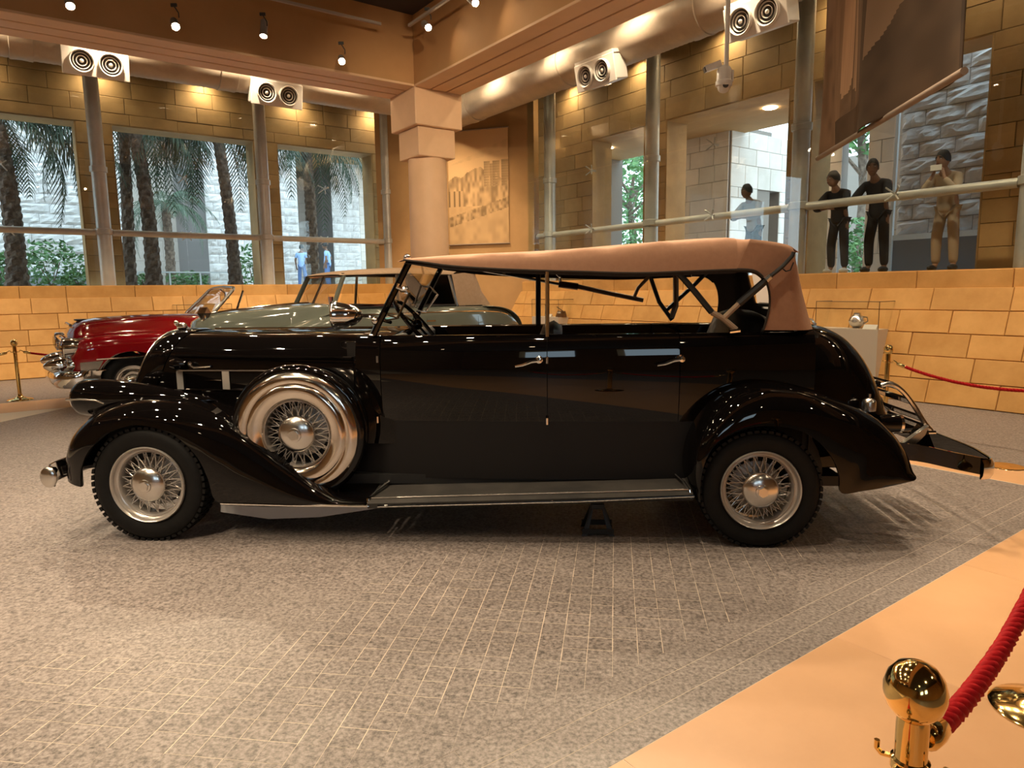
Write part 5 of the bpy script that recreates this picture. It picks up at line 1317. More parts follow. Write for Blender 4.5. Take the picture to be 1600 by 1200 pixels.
def place_stanchion(o, x, y, rz, label):
    o.location = (x, y, 0); o.rotation_euler = (0, 0, rz); return tag(o, label, 'stanchion', 'brass rope stanchions')
st0 = make_stanchion(); S1 = on_floor(1430, 1080, .826)
S2 = Vector((S1.x + 1.28, S1.y + 1.33, 0)); S1 = Vector((S1.x, S1.y, 0)); S2b = on_floor(1630, 1112)
S2 = Vector((S2b.x, S2b.y, 0))
S3 = Vector((3.90, 7.05, 0)); p3_ = on_plane(1388, 552, S3, (0, 1, 0)); S3 = Vector((p3_.x, 7.05, 0)); S4 = Vector((5.05, 5.35, 0))
S5 = on_floor(32, 625); S5 = Vector((S5.x, S5.y, 0)); S6 = Vector((S5.x + 1.9, S5.y + 1.25, 0)); S7 = Vector((S5.x - 1.9, S5.y - 1.1, 0))
S0 = Vector((S1.x - 1.15, S1.y - 1.0, 0))
sts = [(S1, 'polished brass stanchion with round finial on the near orange band'), (S2, 'brass stanchion at the far end of the near red rope'), (S3, 'brass stanchion behind the tail of the black car'), (S4, 'brass stanchion by the leaning wall holding the far red rope'), (S5, 'slim brass stanchion in front of the red convertible'), (S7, 'slim brass stanchion beyond the red convertible, away from the cars'), (S6, 'slim brass stanchion hidden beside the red convertible')]
for i, (P, lb) in enumerate(sts[:6]): place_stanchion(st0 if i == 0 else copy_tree(st0), P.x, P.y, atan2((S2 - S1).y, (S2 - S1).x) if i < 2 else (atan2((S4 - S3).y, (S4 - S3).x) if i < 4 else atan2((S6 - S5).y, (S6 - S5).x)), lb)
def rope(A, Bp, sag, r, label, twist=True, seg=None, clip_far=True):
    A = Vector((A.x, A.y, .70)); Bp = Vector((Bp.x, Bp.y, .70)); d = (Bp - A); h = d.normalized(); A = A + h * .06; Bp = Bp - h * .06; d = Bp - A; L = d.length
    e = empty('barrier_rope', A, 0, label, 'rope', 'red barrier ropes'); n = seg or int(L / .03)
    f0, f1 = .10 / L, 1 - .10 / L
    path = lambda f: Vector((d.x * f, d.y * f, -sag * 4 * f * (1 - f)))
    m = MB(); side = Vector((-h.y, h.x, 0))
    for st in range(3):
        pts = []
        for k in range(n * 3 + 1):
            f = lerp(f0, f1, k / (n * 3)); p = path(f); t = (path(min(f + .01, 1)) - path(max(f - .01, 0))).normalized(); nn = side; bb = t.cross(nn)
            a = 2 * pi * (f * L / (r * 5.2)) + st * 2 * pi / 3; pts.append(p + (nn * cos(a) + bb * sin(a)) * r * .48)
        m.tube(pts, r * .60, 6)
    m.build('cord', 'red_cord', e, 180, weld=False)
    for f, g in ((0.0, f0), (1.0, f1)):
        p, q = path(f), path(g); u = (q - p).normalized()
        MB().tube([p + u * .035, p + u * .045, q - u * .01, q + u * .02], [r * .7, r * 1.1, r * 1.15, r * 1.05], 16).build('end_ferrule', 'brass', e, 50)
        MB().tube([p - u * .012, p + u * .0 + Vector((0, 0, .018)), p + u * .03 + Vector((0, 0, .012)), p + u * .04], .006, 8).build('end_hook', 'brass', e)
    return e
rope(S1, S2, .10, .020, 'thick braided red rope between the two near brass stanchions')
rope(S1, S0, .16, .020, 'braided red rope leaving the near stanchion toward the viewer side')
rope(S3, S4, .17, .016, 'twisted red rope hanging in front of the leaning stone wall')
rope(S5, S6, .14, .016, 'thin red rope running behind the red convertible'); rope(S7, S5, .14, .016, 'thin red rope in front of the low left wall')
fd = on_floor(1572, 729); MB().lathe([(.001, .006), (.12, .006), (.135, .004), (.14, .0)], 32, (fd.x, fd.y, 0.001)).build('floor_disc', 'brass', None, 50)
fdo = COL.objects['floor_disc']; tag(fdo, 'flat round brass disc on the floor behind the rear bumper', 'floor disc')
# display cases let into the leaning walls
def case(fr, x0, x1, dep, label, art):
    c = empty('display_case', fr.translation, 0, label, 'display case', 'glass display cases in the low walls'); c.matrix_world = fr
    MB().prism([(0, .0), (.0, .90), (LEAN * .9 - .03, .90)], x0, x1, 'yz').build('plinth', 'case_wood', c, 0)
    MB().add([(x0, .0, .905), (x1, .0, .905), (x1, .0, 1.27), (x0, .0, 1.27)], [(0, 1, 2, 3)]).build('front_pane', 'case_glass', c, 0)
    for x in (x0, x1): MB().add([(x, 0, .905), (x, LEAN * .90 - .02, .905), (x, LEAN * 1.27 - .02, 1.27), (x, 0, 1.27)], [(0, 1, 2, 3)]).build('side_pane', 'case_glass', c, 0)
    MB().add([(x0, 0, 1.27), (x1, 0, 1.27), (x1, LEAN * 1.27 - .02, 1.27), (x0, LEAN * 1.27 - .02, 1.27)], [(0, 1, 2, 3)]).build('top_pane', 'case_glass', c, 0)
    for (a, b) in (((x0, 0, .9), (x0, 0, 1.27)), ((x1, 0, .9), (x1, 0, 1.27)), ((x0, 0, 1.27), (x1, 0, 1.27)), ((x1, 0, 1.27), (x1, LEAN * 1.27 - .02, 1.27)), ((x0, 0, 1.27), (x0, LEAN * 1.27 - .02, 1.27))): MB().tube([a, b], .005, 4).build('edge_strip', 'dark_bronze', c)
    return c
case(wr_fr, 13.6 - 5.36, 13.6 - 4.48, .5, 'glass display case on a pale plinth beside the far brass stanchion', 0)
case(wr_fr, 13.6 - 11.95, 13.6 - 11.05, .5, 'glass display case in the leaning wall seen under the black car top', 0)
case(wl_fr, 7.0 + 2.70, 7.0 + 3.75, .5, 'glass display case in the left low wall above the red convertible', 0)
def exhibit(fr, x, y, z, kind, label):
    P = fr @ Vector((x, y, z)); e = empty('exhibit', P, ANG_V if kind == 'jar' else ANG_V, label, 'exhibit')
    if kind == 'model':
        MB().prism([(-.12, 0), (.12, 0), (.07, .13), (-.05, .13)], -.06, .06).build('tent_body', 'dark_bronze', e, 0); MB().tube([(.12, 0, .10), (-.14, 0, .21)], .012, 6).build('barrel', 'dark_bronze', e)
        MB().lathe([(.001, .06), (.04, .06), (.04, .09), (.001, .09)], 12, (.02, -.07, .02)).build('drum', 'label_white', e)
    else:
        MB().lathe([(.001, 0), (.05, 0), (.045, .01), (.09, .05), (.11, .10), (.09, .15), (.045, .19), (.05, .21), (.04, .21)], 24).build('vessel', 'dull_chrome', e)
        MB().tube([(.09, 0, .06), (.15, 0, .10), (.14, 0, .15), (.07, 0, .16)], .009, 6).build('handle', 'dull_chrome', e)
    return e
exhibit(wr_fr, 13.6 - 4.85, .16, .902, 'jar', 'small silver jug inside the glass case by the brass stanchion')
exhibit(wr_fr, 13.6 - 11.15, .16, .902, 'model', 'dark bronze model with a long barrel inside the far glass case')
exhibit(wl_fr, 7.0 + 3.3, .16, .902, 'model', 'dark bronze model inside the left glass case')
for x in (13.6 - 4.62, 13.6 - 11.45):
    P = wr_fr @ Vector((x, .04, .902)); t = MB().add([(-.09, 0, 0), (.09, 0, 0), (.09, .05, .06), (-.09, .05, .06), (-.09, .06, 0), (.09, .06, 0)], [(0, 1, 2, 3), (2, 3, 4, 5), (0, 3, 4), (1, 2, 5), (0, 1, 5, 4)]).build('case_label', 'label_white', None, 0)
    t.matrix_world = frame(P, EV); tag(t, 'small white caption card by the silver jug' if x > 5 else 'small white caption card by the bronze model', 'caption card')
# ================================================================ outside: courts, walls, palms, trees, visitors
GZ = 1.66
court = MB().prism([B(-40, -16.62).xy, B(20, -16.62).xy, B(20, -70).xy, B(-40, -70).xy], 1.3, GZ, 'xy').build('ground_palm_court', 'outdoor_paving', smooth=0); tag(court, 'pale paved ground of the palm court', 'ground', kind='structure')
court2 = MB().prism([B(10.55, -16.6).xy, B(60, -16.6).xy, B(60, 22).xy, B(10.55, 22).xy], 1.3, GZ, 'xy').build('ground_terrace', 'outdoor_paving', smooth=0); tag(court2, 'pale paved terrace behind the right glass wall', 'ground', kind='structure')
def uv(px, py, u=None, v=None): P = px_on(px, py, u=u, v=v); return P.dot(EU), P.dot(EV), P.z
def ext_wall(name, axis, at, a0, a1, z0, z1, ch, bl, mat, joint, label, rough=0.0, holes=(), b0=None, b1=None, thick=.5, seed=1, bz1=None):
    """a wall of separate stones; axis 'v' = plane v=at running along U, axis 'u' = plane u=at running along V"""
    fr = frame(B(0, at) if axis == 'v' else B(at, 0), EU if axis == 'v' else EV)
    w = wall_backing(name, fr, b0 if b0 is not None else a0, b1 if b1 is not None else a1, 1.4, bz1 or z1 + .1, 0, thick, joint, holes); tag(w, label, 'wall', kind='structure')
    block_wall(w, a0, a1, z0, z1, ch, bl, mat, holes, rough=rough, seed=seed, d=.02, smooth=0, jit=.3)
    return w
# ---- palm court -------------------------------------------------------------------
VA = -25.0
uA0, uA1 = uv(-12, 300, v=VA)[0], uv(196, 300, v=VA)[0]
w = ext_wall('wall_court_1', 'v', VA, uA0, uA1, 2.15, 7.4, .30, .62, 'rock_face_stone', 'joint_rock', 'pale rock-faced stone wall at the back of the palm court', .05, b0=uA0 - 14, bz1=10, seed=31)
MB().box((uA0 - 14, -.12, 1.6), (uA1 + .05, 0, 2.10)).build('plinth', 'plinth_grey', w, 0); MB().box((uA0 - 14, -.16, 2.08), (uA1 + .06, 0, 2.15)).build('plinth_cap', 'cool_white', w, 0)
VB = -33.0
uB0, uB1 = uv(190, 300, v=VB)[0], uv(330, 300, v=VB)[0]; d0, zt0 = uv(300, 378, v=VB)[0], uv(300, 378, v=VB)[2]; d1 = uv(312, 378, v=VB)[0]
w = ext_wall('wall_court_2', 'v', VB, uB0, uB1 + .3, 1.66, 7.2, .6, 1.2, 'pale_block_stone', 'joint_pale', 'smooth beige recessed wall with a narrow dark door', 0, [(d0, d1, 1.5, zt0)], b0=uB0 - 6, b1=uB1 + 2, bz1=14, seed=32)
MB().box((d0, .2, 1.6), (d1, .26, zt0)).build('door_leaf', 'door_dark', w, 0)
VCc = -27.5
uC0, uC1 = uv(319, 300, v=VCc)[0], uv(402, 300, v=VCc)[0]
w = ext_wall('wall_court_3', 'v', VCc, uC0, uC1, 1.66, 8.3, .31, .58, 'rock_face_stone', 'joint_rock', 'rock-faced stone tower between the palms', .05, b1=uC1 + .6, bz1=12, thick=6, seed=33)
VD = -29.0
uD0, uD1 = uv(425, 300, v=VD)[0], uv(464, 300, v=VD)[0]
w = ext_wall('wall_court_4', 'v', VD, uD0, uD1, 1.66, 8.6, .33, .62, 'rock_face_stone', 'joint_rock', 'narrow rock-faced pier beside the passage', .05, b0=uD0 - 1, bz1=12, thick=7, seed=34)
VE = -34.0
uE0, uE1 = uv(460, 300, v=VE)[0], uv(522, 300, v=VE)[0]; e0, ez = uv(491, 333, v=VE)[0], uv(491, 333, v=VE)[2]; e1 = uv(505, 333, v=VE)[0]
w = ext_wall('wall_court_5', 'v', VE, uE0, uE1, 1.66, 7.0, .6, 1.3, 'pale_block_stone', 'joint_pale', 'smooth beige wall of the passage with a dark doorway', 0, [(e0, e1, 1.5, ez)], bz1=12, seed=35)
MB().box((e0, .2, 1.6), (e1, .26, ez)).build('door_leaf', 'door_dark', w, 0)
VF = -31.0
uF0, uF1, uF2 = uv(517, 300, v=VF)[0], uv(560, 300, v=VF)[0], uv(640, 300, v=VF)[0]
ext_wall('wall_court_6', 'v', VF, uF0, uF1, 1.66, 7.6, .33, .62, 'rock_face_stone', 'joint_rock', 'pale rock-faced wall behind the standing man in blue', .05, bz1=12, thick=2, seed=36)
ext_wall('wall_court_7', 'v', VF, uF1, uF2, 1.66, 7.6, .42, .85, 'pale_block_stone', 'joint_pale', 'pale smooth block wall at the end of the palm court', 0, b1=uF2 + 4, bz1=12, thick=2, seed=37)
s0, s1 = uv(470, 275, v=-28.5), uv(600, 268, v=-28.5)
sf = MB().prism([B(s0[0] - .2, -28.5).xy, B(s1[0] + 3, -28.5).xy, B(s1[0] + 3, -34).xy, B(s0[0] - .2, -34).xy], 7.35, 9.5, 'xy').build('passage_soffit', 'plaster_back', smooth=0); tag(sf, 'tan passage roof slab at the end of the palm court', 'soffit', kind='structure')
# glass balustrade in the court
bl0, bl1 = px_on(215, 424, v=-22.0), px_on(358, 424, v=-22.0)
bo = empty('glass_balustrade', B(0, -22.0, GZ), 0, 'glass balustrade with a pale top rail between the palms', 'balustrade'); bo.matrix_world = frame(Vector((bl0.x, bl0.y, GZ)), EU); LB = (bl1 - bl0).length; hb_ = bl0.z - GZ
MB().box((0, -.03, hb_ - .04), (LB, .03, hb_)).build('top_rail', 'cool_white', bo, 0)
for k in range(3): MB().box((LB * k / 3 + .02, -.006, .05), (LB * (k + 1) / 3 - .02, .006, hb_ - .04)).build('pane', 'case_glass', bo, 0)
for k in range(4): MB().box((LB * k / 3 - .02, -.02, 0), (LB * k / 3 + .02, .02, hb_ - .04)).build('post', 'cool_white', bo, 0)
# ---- palms
def frond_mesh(L, droop, seed, nl=26):
    r = random.Random(seed); m = MB(); pts = []
    for k in range(13):
        f = k / 12; a = .75 - droop * f; pts.append((L * (sin(.9 * f * 1.2) / .95) * .92, 0, L * (.42 * f - droop * .62 * f * f)))
    m.tube(pts, [.022 * (1 - .8 * k / 12) for k in range(13)], 5)
    for k in range(nl):
        f = .10 + .90 * k / nl; i = min(int(f * 12), 11); t = f * 12 - i; p = Vector(pts[i]).lerp(Vector(pts[i + 1]), t); tg = (Vector(pts[i + 1]) - Vector(pts[i])).normalized()
        ll = .48 * L * .5 * (sin(pi * min(f * .9 + .12, 1)) * .8 + .25)
        for s in (-1, 1):
            d = (tg * .75 + Vector((0, s * .75, -.25 - .35 * r.random()))).normalized(); wv = tg * .018
            e = p + d * ll + Vector((0, 0, -.12 * ll)); mid = p + d * ll * .5 + Vector((0, 0, .02))
            m.add([p - wv, p + wv, mid + wv * 1.1, mid - wv * 1.1, e], [(0, 1, 2, 3), (3, 2, 4)])
    return m.mesh('frond', 'palm_leaf', 0, False)
FR = [frond_mesh(2.3 + .25 * k, .95 + .16 * k, 50 + k) for k in range(4)]
def trunk_mesh(p0, p1, r, bend):
    d = Vector(p1) - Vector(p0); L = d.length; n = int(L / .055); rows = []; NS = 14
    for i in range(n + 1):
        f = i / n; c = d * f + Vector((bend * sin(pi * f), 0, 0)); rr = r * (1.12 - .22 * f) * (1 + .25 * math.exp(-f * 14))
        row = []
        for j in range(NS):
            a = 2 * pi * j / NS + (i // 2) * .45 * 0 ; b = 1 + (.16 if (j + (i // 3)) % 2 == 0 else -.02) * (1 if i % 3 else .2)
            row.append(c + Vector((cos(a), sin(a), 0)) * rr * b)
        rows.append(row)
    return MB().grid(rows, True).mesh('trunk', 'palm_bark', 0, False)
def palm(b, t, v, r, label, ht, bend=.1, seed=1, nf=22, sc=1.0):
    P0, P1 = px_on(*b, v=v), px_on(*t, v=v); d = (P1 - P0); k0 = (GZ - P0.z) / d.z; A = P0 + d * k0; T = P0 + d * ((ht - P0.z) / d.z)
    e = empty('date_palm', A, 0, label, 'palm tree', 'date palms in the court'); link('trunk', trunk_mesh(A, T, r, bend), e)
    rn = random.Random(seed); top = T - A
    for k in range(nf):
        az = 2 * pi * k / nf * 2.4 + rn.uniform(-.3, .3); tilt_ = rn.uniform(-.55, .75)
        q = rn.randrange(4); reach = (2.2 + .25 * q) * sc * cos(tilt_)
        tipv = T.dot(EV) + reach * (Vector((cos(az), sin(az), 0)).dot(EV))
        if tipv > -17.55: az += pi * .62 if (k % 2) else -pi * .62
        if T.dot(EV) + reach * (Vector((cos(az), sin(az), 0)).dot(EV)) > -17.55: continue
        o = link('frond', FR[q], e, top, (0, tilt_, az)); o.scale = (sc, sc, sc)
    return e
palm((26, 440), (-6, 225), -18.9, .165, 'leaning date palm nearest the leaning wall end of the court', 5.6, .12, 1, 30)
palm((240, 440), (206, 195), -18.9, .145, 'thick leaning date palm between the first two window posts', 5.9, .10, 2, 30)
palm((203, 440), (192, 200), -20.2, .125, 'upright date palm standing close behind the thick leaning palm', 6.4, .02, 3, 18)
palm((368, 440), (339, 215), -19.3, .135, 'slightly leaning date palm in front of the stone tower', 6.0, .06, 4, 28)
palm((490, 440), (477, 220), -19.6, .14, 'date palm beside the man in the blue shirt', 5.9, .04, 5, 28)
palm((266, 430), (256, 305), -26.8, .14, 'small distant palm in front of the beige recessed wall', 4.65, .05, 6, 20, .72)
# ---- shrubs and broad-leaved trees
def leaf_cloud(rx, ry, rz, n, s, seed, hang=0):
    r = random.Random(seed); m = MB()
    for k in range(n):
        while True:
            q = Vector((r.uniform(-1, 1), r.uniform(-1, 1), r.uniform(-1, 1)))
            if .35 < q.length < 1: break
        c = Vector((q.x * rx, q.y * ry, q.z * rz)); a = Vector((r.gauss(0, 1), r.gauss(0, 1), r.gauss(0, .6))).normalized(); b = a.orthogonal().normalized(); b = Matrix.Rotation(r.uniform(0, 6.28), 3, a) @ b
        l = s * r.uniform(.6, 1.3); w = l * .42
        m.add([c - a * l, c + b * w, c + a * l, c - b * w], [(0, 1, 2, 3)])
    return m
def shrub(P, rx, rz, n, s, label, seed, cat='shrub', group='court planting'):
    e = empty('shrub', P, 0, label, cat, group); f = leaf_cloud(rx, rx * .8, rz, n, s, seed).build('foliage', 'shrub_leaf', e, 0, False); f.location = (0, 0, rz * .9); f['kind'] = 'stuff'
    for k in range(4): MB().tube([(0, 0, 0), (rx * .3 * cos(k * 1.6), rx * .3 * sin(k * 1.6), rz)], .015, 5).build('stem', 'palm_bark', e)
    return e
def gpx(px, v=None, u=None): P = px_on(px, 440, v=v, u=u); return Vector((P.x, P.y, GZ))
shrub(gpx(80, v=-23.5), 1.0, .75, 700, .09, 'broad green shrub at the foot of the rock-faced wall', 1); shrub(gpx(-5, v=-22.0), .8, .5, 500, .09, 'low green shrub beside the leaning palm', 2)
shrub(gpx(225, v=-21.5), .35, .22, 250, .06, 'small bright shrub between two palm trunks', 3); shrub(gpx(295, v=-24.0), .7, .30, 350, .08, 'low shrub in front of the beige recessed wall', 4)
shrub(gpx(398, v=-24.0), .6, .8, 420, .08, 'upright shrub beside the rock-faced tower', 5); shrub(gpx(125, v=-20.5), .5, .22, 260, .07, 'low spiky plant under the first window post', 6)
def tree(P, h, rx, rz, n, s, label, seed):
    e = empty('leafy_tree', P, 0, label, 'tree', 'trees beyond the terrace'); r = random.Random(seed)
    MB().tube([(0, 0, 0), (.1, .05, h * .35), (-.05, .1, h * .6), (.1, 0, h * .8)], [.16, .13, .10, .05], 8).build('trunk', 'palm_bark', e)
    for k in range(7):
        a = r.uniform(0, 6.28); z0 = h * r.uniform(.35, .7); MB().tube([(0, .05, z0), (rx * .5 * cos(a), rx * .5 * sin(a), z0 + rz * .35), (rx * .8 * cos(a + .3), rx * .8 * sin(a + .3), z0 + rz * .55)], [.06, .04, .015], 6).build('branch', 'palm_bark', e)
    f = leaf_cloud(rx, rx, rz, n, s, seed).build('foliage', 'shrub_leaf', e, 0, False); f.location = (0, 0, h - rz * .75); f['kind'] = 'stuff'
    return e
tree(gpx(985, u=19.0), 5.0, 1.9, 2.2, 1500, .13, 'airy green tree seen through the narrow opening', 11); tree(gpx(960, u=25.0), 7.5, 3.0, 3.2, 1800, .2, 'tall green tree behind the airy one', 12)
tree(gpx(1338, u=19.0), 6.6, 1.5, 1.9, 1400, .14, 'leafy green tree between the two leaning visitors', 13); shrub(gpx(1350, u=17.0), .9, .8, 800, .09, 'bright green hedge plant behind the visitor in black', 14)
shrub(gpx(1205, u=21.0), .9, .85, 700, .09, 'rounded green bush at the foot of the lamp post', 15); shrub(gpx(985, u=16.5), 1.0, 1.0, 900, .08, 'dense low bush under the airy tree', 16)
# ---- terrace side: second row of piers, rock-faced wall, soffit
UP = 13.4
a0, a1 = uv(1062, 250, u=UP)[1], uv(1139, 250, u=UP)[1]
w = ext_wall('wall_terrace_1', 'u', UP, a0 - .6, a1, 1.66, 5.0, .36, .62, 'pale_block_stone', 'joint_pale', 'pale block pier beyond the second right opening', 0, thick=1.6, seed=41)
fr2 = frame(B(UP, a1) , EU)
w2 = wall_backing('wall_terrace_2', fr2, 0.02, 2.6, 1.4, 5.0, -.02, .3, 'joint_pale', [(1.05, 1.95, 1.5, 3.75)]); tag(w2, 'returning block wall with a doorway behind the grey shirt visitor', 'wall', kind='structure')
block_wall(w2, 0.03, 2.6, 1.66, 5.0, .36, .62, 'pale_block_stone', [(1.05, 1.95, 1.5, 3.75)], seed=42)
for ch in w2.children: ch.location.y -= .02
b0_, b1_ = uv(1246, 300, u=UP)[1], uv(1314, 300, u=UP)[1]
ext_wall('wall_terrace_3', 'u', UP, b0_, b1_, 1.66, 5.0, .36, .62, 'pale_block_stone', 'joint_pale', 'block pier behind the visitor in black', 0, thick=.22, seed=43)
c0_, c1_ = uv(1354, 300, u=UP)[1], uv(1402, 300, u=UP)[1]
ext_wall('wall_terrace_4', 'u', UP, c0_, c1_ + .3, 1.66, 5.0, .40, .66, 'pale_block_stone', 'joint_pale', 'block pier behind the visitor with raised elbows', 0, thick=.22, seed=44)
UR = 12.5
r0_, r1_ = uv(1404, 300, u=UR)[1], uv(1600, 300, u=UR)[1]
w = ext_wall('wall_terrace_5', 'u', UR, r0_, r1_ + .6, 2.32, 5.6, .26, .60, 'rock_face_stone', 'joint_rock', 'rock-faced stone wall behind the visitor in sand clothes', .06, b1=r1_ + 5, seed=45, bz1=6.0)
MB().box((r0_, -.10, 1.6), (r1_ + 5, 0, 2.26)).build('plinth', 'plinth_grey', w, 0); MB().box((r0_, -.14, 2.24), (r1_ + 5, 0, 2.33)).build('plinth_cap', 'cool_white', w, 0)
MB().box((r0_ - .04, -.16, 1.66), (r0_ + .01, -.10, 5.6)).build('corner_strip', 'cool_white', w, 0)
so_ = MB().prism([B(11.36, -14).xy, B(13.9, -14).xy, B(13.9, -6.2).xy, B(11.36, -6.2).xy], 4.96, 5.3, 'xy').build('terrace_soffit', 'plaster_back', smooth=0); tag(so_, 'flat tan soffit over the terrace', 'soffit', kind='structure')
d0_, d1_ = uv(905, 300, u=UP)[1], uv(948, 300, u=UP)[1]
w = ext_wall('wall_terrace_6', 'u', UP, d0_ - 1.2, d1_, 1.66, 5.0, .40, .8, 'pale_block_stone', 'joint_pale', 'pale wall with a tall dark doorway near the corner', 0, [(uv(913, 300, u=UP)[1], uv(940, 300, u=UP)[1], 1.5, uv(925, 268, u=UP)[2])], thick=.6, seed=46)
MB().box((uv(913, 300, u=UP)[1], .3, 1.6), (uv(940, 300, u=UP)[1], .34, uv(925, 268, u=UP)[2])).build('door_leaf', 'door_dark', w, 0)
UW = 30.0
f0_, f1_ = uv(1150, 300, u=UW)[1], uv(1270, 300, u=UW)[1]
ext_wall('wall_terrace_7', 'u', UW, f0_, f1_, 1.66, uv(1205, 268, u=UW)[2], .5, 1.1, 'pale_block_stone', 'joint_pale', 'far pale block wall behind the lamp post', 0, b0=f0_ - 4, b1=f1_ + 3, seed=47)
ub = 36.0; g0, g1 = uv(930, 300, u=ub)[1], uv(1030, 300, u=ub)[1]
ln = uv(1222, 300, u=22.0); lp = empty('lamp_post', B(22.0, ln[1], GZ), 0, 'slim dark lamp post with a wide conical head', 'lamp post'); lz = uv(1222, 268, u=22.0)[2] - GZ
MB().tube([(0, 0, 0), (0, 0, lz - .25)], .05, 10).build('pole', 'door_dark', lp); MB().lathe([(.06, lz - .3), (.16, lz - .12), (.42, lz + .02), (.46, lz + .06), (.001, lz + .10)], 20).build('lamp_head', 'door_dark', lp)
for (px, py) in ((1203, 180), (950, 186)):
    P = px_on(px, py, u=12.4); e = empty('terrace_downlight', (P.x, P.y, 4.955), 0, 'round downlight in the terrace soffit ' + ('over the grey shirt visitor' if px > 1000 else 'near the dark doorway'), 'lamp', 'terrace downlights'); MB().lathe([(.14, 0), (.12, -.012), (.001, -.010)], 20).build('lens', 'lamp_glow', e)
    spot(e, (0, 0, -.05), (0, 0, -1), 25, 110)
# ---- visitors
def skin_mesh(name, nodes, edges, mat, parent, sub=2):
    me = bpy.data.meshes.new(name); me.from_pydata([n[0] for n in nodes], edges, []); me.materials.append(MATS[mat])
    o = bpy.data.objects.new(name, me); COL.objects.link(o); o.parent = parent
    md = o.modifiers.new('skin', 'SKIN'); md.use_smooth_shade = True; md.branch_smoothing = .3
    for i, n in enumerate(nodes):
        r = n[1] if isinstance(n[1], tuple) else (n[1], n[1]); me.skin_vertices[0].data[i].radius = r; me.skin_vertices[0].data[i].use_root = (i == 0)
    s = o.modifiers.new('smooth', 'SUBSURF'); s.levels = sub; s.render_levels = sub
    return o
def person(P, rz, label, sc, skin, shirt, trousers, shoe, arms='folded', lean=1.0, head_yaw=0.0, sleeve='long', group=None):
    e = empty('person', P, rz, label, 'person', group); e.scale = (sc, sc, sc)
    L = lean
    N = {'pel': (0, 0, .95), 'wai': (.02 * L, 0, 1.10), 'che': (.11 * L, 0, 1.31 - .01 * L), 'nek': (.19 * L + .0, 0, 1.45 - .03 * L), 'hd': (.22 * L + .02, 0, 1.53 - .04 * L)}
    for s, k in ((1, 'l'), (-1, 'r')):
        N['hip' + k] = (0, s * .095, .90); N['kne' + k] = (.03, s * .115, .50); N['ank' + k] = (-.02, s * .12, .09); N['toe' + k] = (.13, s * .14, .035)
        N['sho' + k] = (.12 * L, s * .175, 1.37 - .03 * L)
        if arms == 'folded': el, wr, ha = (.33, s * .27, 1.08), (.40, s * .10, 1.075), (.40, s * .0, 1.08)
        elif arms == 'raised': el, wr, ha = (.36, s * .23, 1.10), (.40, s * .09, 1.30), (.39, s * .06, 1.38)
        else: el, wr, ha = (-.03, s * .24, 1.10), (.05, s * .24, .88), (.07, s * .23, .80)
        if arms == 'hip' and s < 0: el, wr, ha = (-.06, -.34, 1.12), (.02, -.20, 1.00), (.05, -.16, .98)
        N['elb' + k], N['wri' + k], N['han' + k] = el, wr, ha
    R = {'pel': (.14, .10), 'wai': (.13, .09), 'che': (.155, .105), 'nek': .052, 'hd': .06}
    for k in 'lr': R.update({'hip' + k: .085, 'kne' + k: .055, 'ank' + k: .038, 'toe' + k: .034, 'sho' + k: .058, 'elb' + k: .040, 'wri' + k: .028, 'han' + k: (.034, .02)})
    names = list(N); nodes = [(N[n], R[n]) for n in names]; ix = {n: i for i, n in enumerate(names)}
    E = [('pel', 'wai'), ('wai', 'che'), ('che', 'nek'), ('nek', 'hd')]
    for k in 'lr': E += [('pel', 'hip' + k), ('hip' + k, 'kne' + k), ('kne' + k, 'ank' + k), ('ank' + k, 'toe' + k), ('che', 'sho' + k), ('sho' + k, 'elb' + k), ('elb' + k, 'wri' + k), ('wri' + k, 'han' + k)]
    edges = [(ix[a], ix[b]) for a, b in E]
    for s, k in ((1, 'l'), (-1, 'r')):                          # five fingers rooted in the palm
        h, w_ = Vector(N['han' + k]), Vector(N['wri' + k]); d = (h - w_).normalized(); sd = d.cross(Vector((0, 0, 1))); sd = sd.normalized() if sd.length > .1 else Vector((0, 1, 0)); up = sd.cross(d)
        for q in range(5):
            off = (q - 1.5) * .018 if q < 4 else -.035; ln_ = (.055, .066, .062, .048, .04)[q]; st = h + sd * off + d * (.03 if q < 4 else -.01)
            m1 = st + d * ln_ * .5 + up * .006; m2 = st + d * ln_ * .9 - up * .012
            i0 = len(nodes); nodes += [(tuple(st), .0095), (tuple(m1), .009), (tuple(m2), .0075)]; edges += [(ix['han' + k], i0), (i0, i0 + 1), (i0 + 1, i0 + 2)]
    skin_mesh('body', nodes, edges, skin, e)
    # clothes
    cn = ['che', 'wai', 'pel', 'nek', 'shol', 'elbl', 'shor', 'elbr'] + (['wril', 'wrir'] if sleeve == 'long' else [])
    cp_ = {n: N[n] for n in cn}
    if sleeve != 'long':
        for k in 'lr': cp_['elb' + k] = tuple(lerp(N['sho' + k][q], N['elb' + k][q], .72) for q in range(3))
    cp_['nek'] = tuple(lerp(N['che'][q], N['nek'][q], .75) for q in range(3)); cp_['hem'] = (N['pel'][0], 0, .80); cn.append('hem')
    cr = {'che': .158, 'wai': .145, 'pel': .15, 'hem': .16, 'nek': .07, 'shol': .078, 'shor': .078, 'elbl': .058, 'elbr': .058, 'wril': .042, 'wrir': .042}
    ci = {n: i for i, n in enumerate(cn)}; ce = [('che', 'wai'), ('wai', 'pel'), ('pel', 'hem'), ('che', 'nek'), ('che', 'shol'), ('che', 'shor'), ('shol', 'elbl'), ('shor', 'elbr')] + ([('elbl', 'wril'), ('elbr', 'wrir')] if sleeve == 'long' else [])
    skin_mesh('shirt', [(cp_[n], cr[n]) for n in cn], [(ci[a], ci[b]) for a, b in ce], shirt, e)
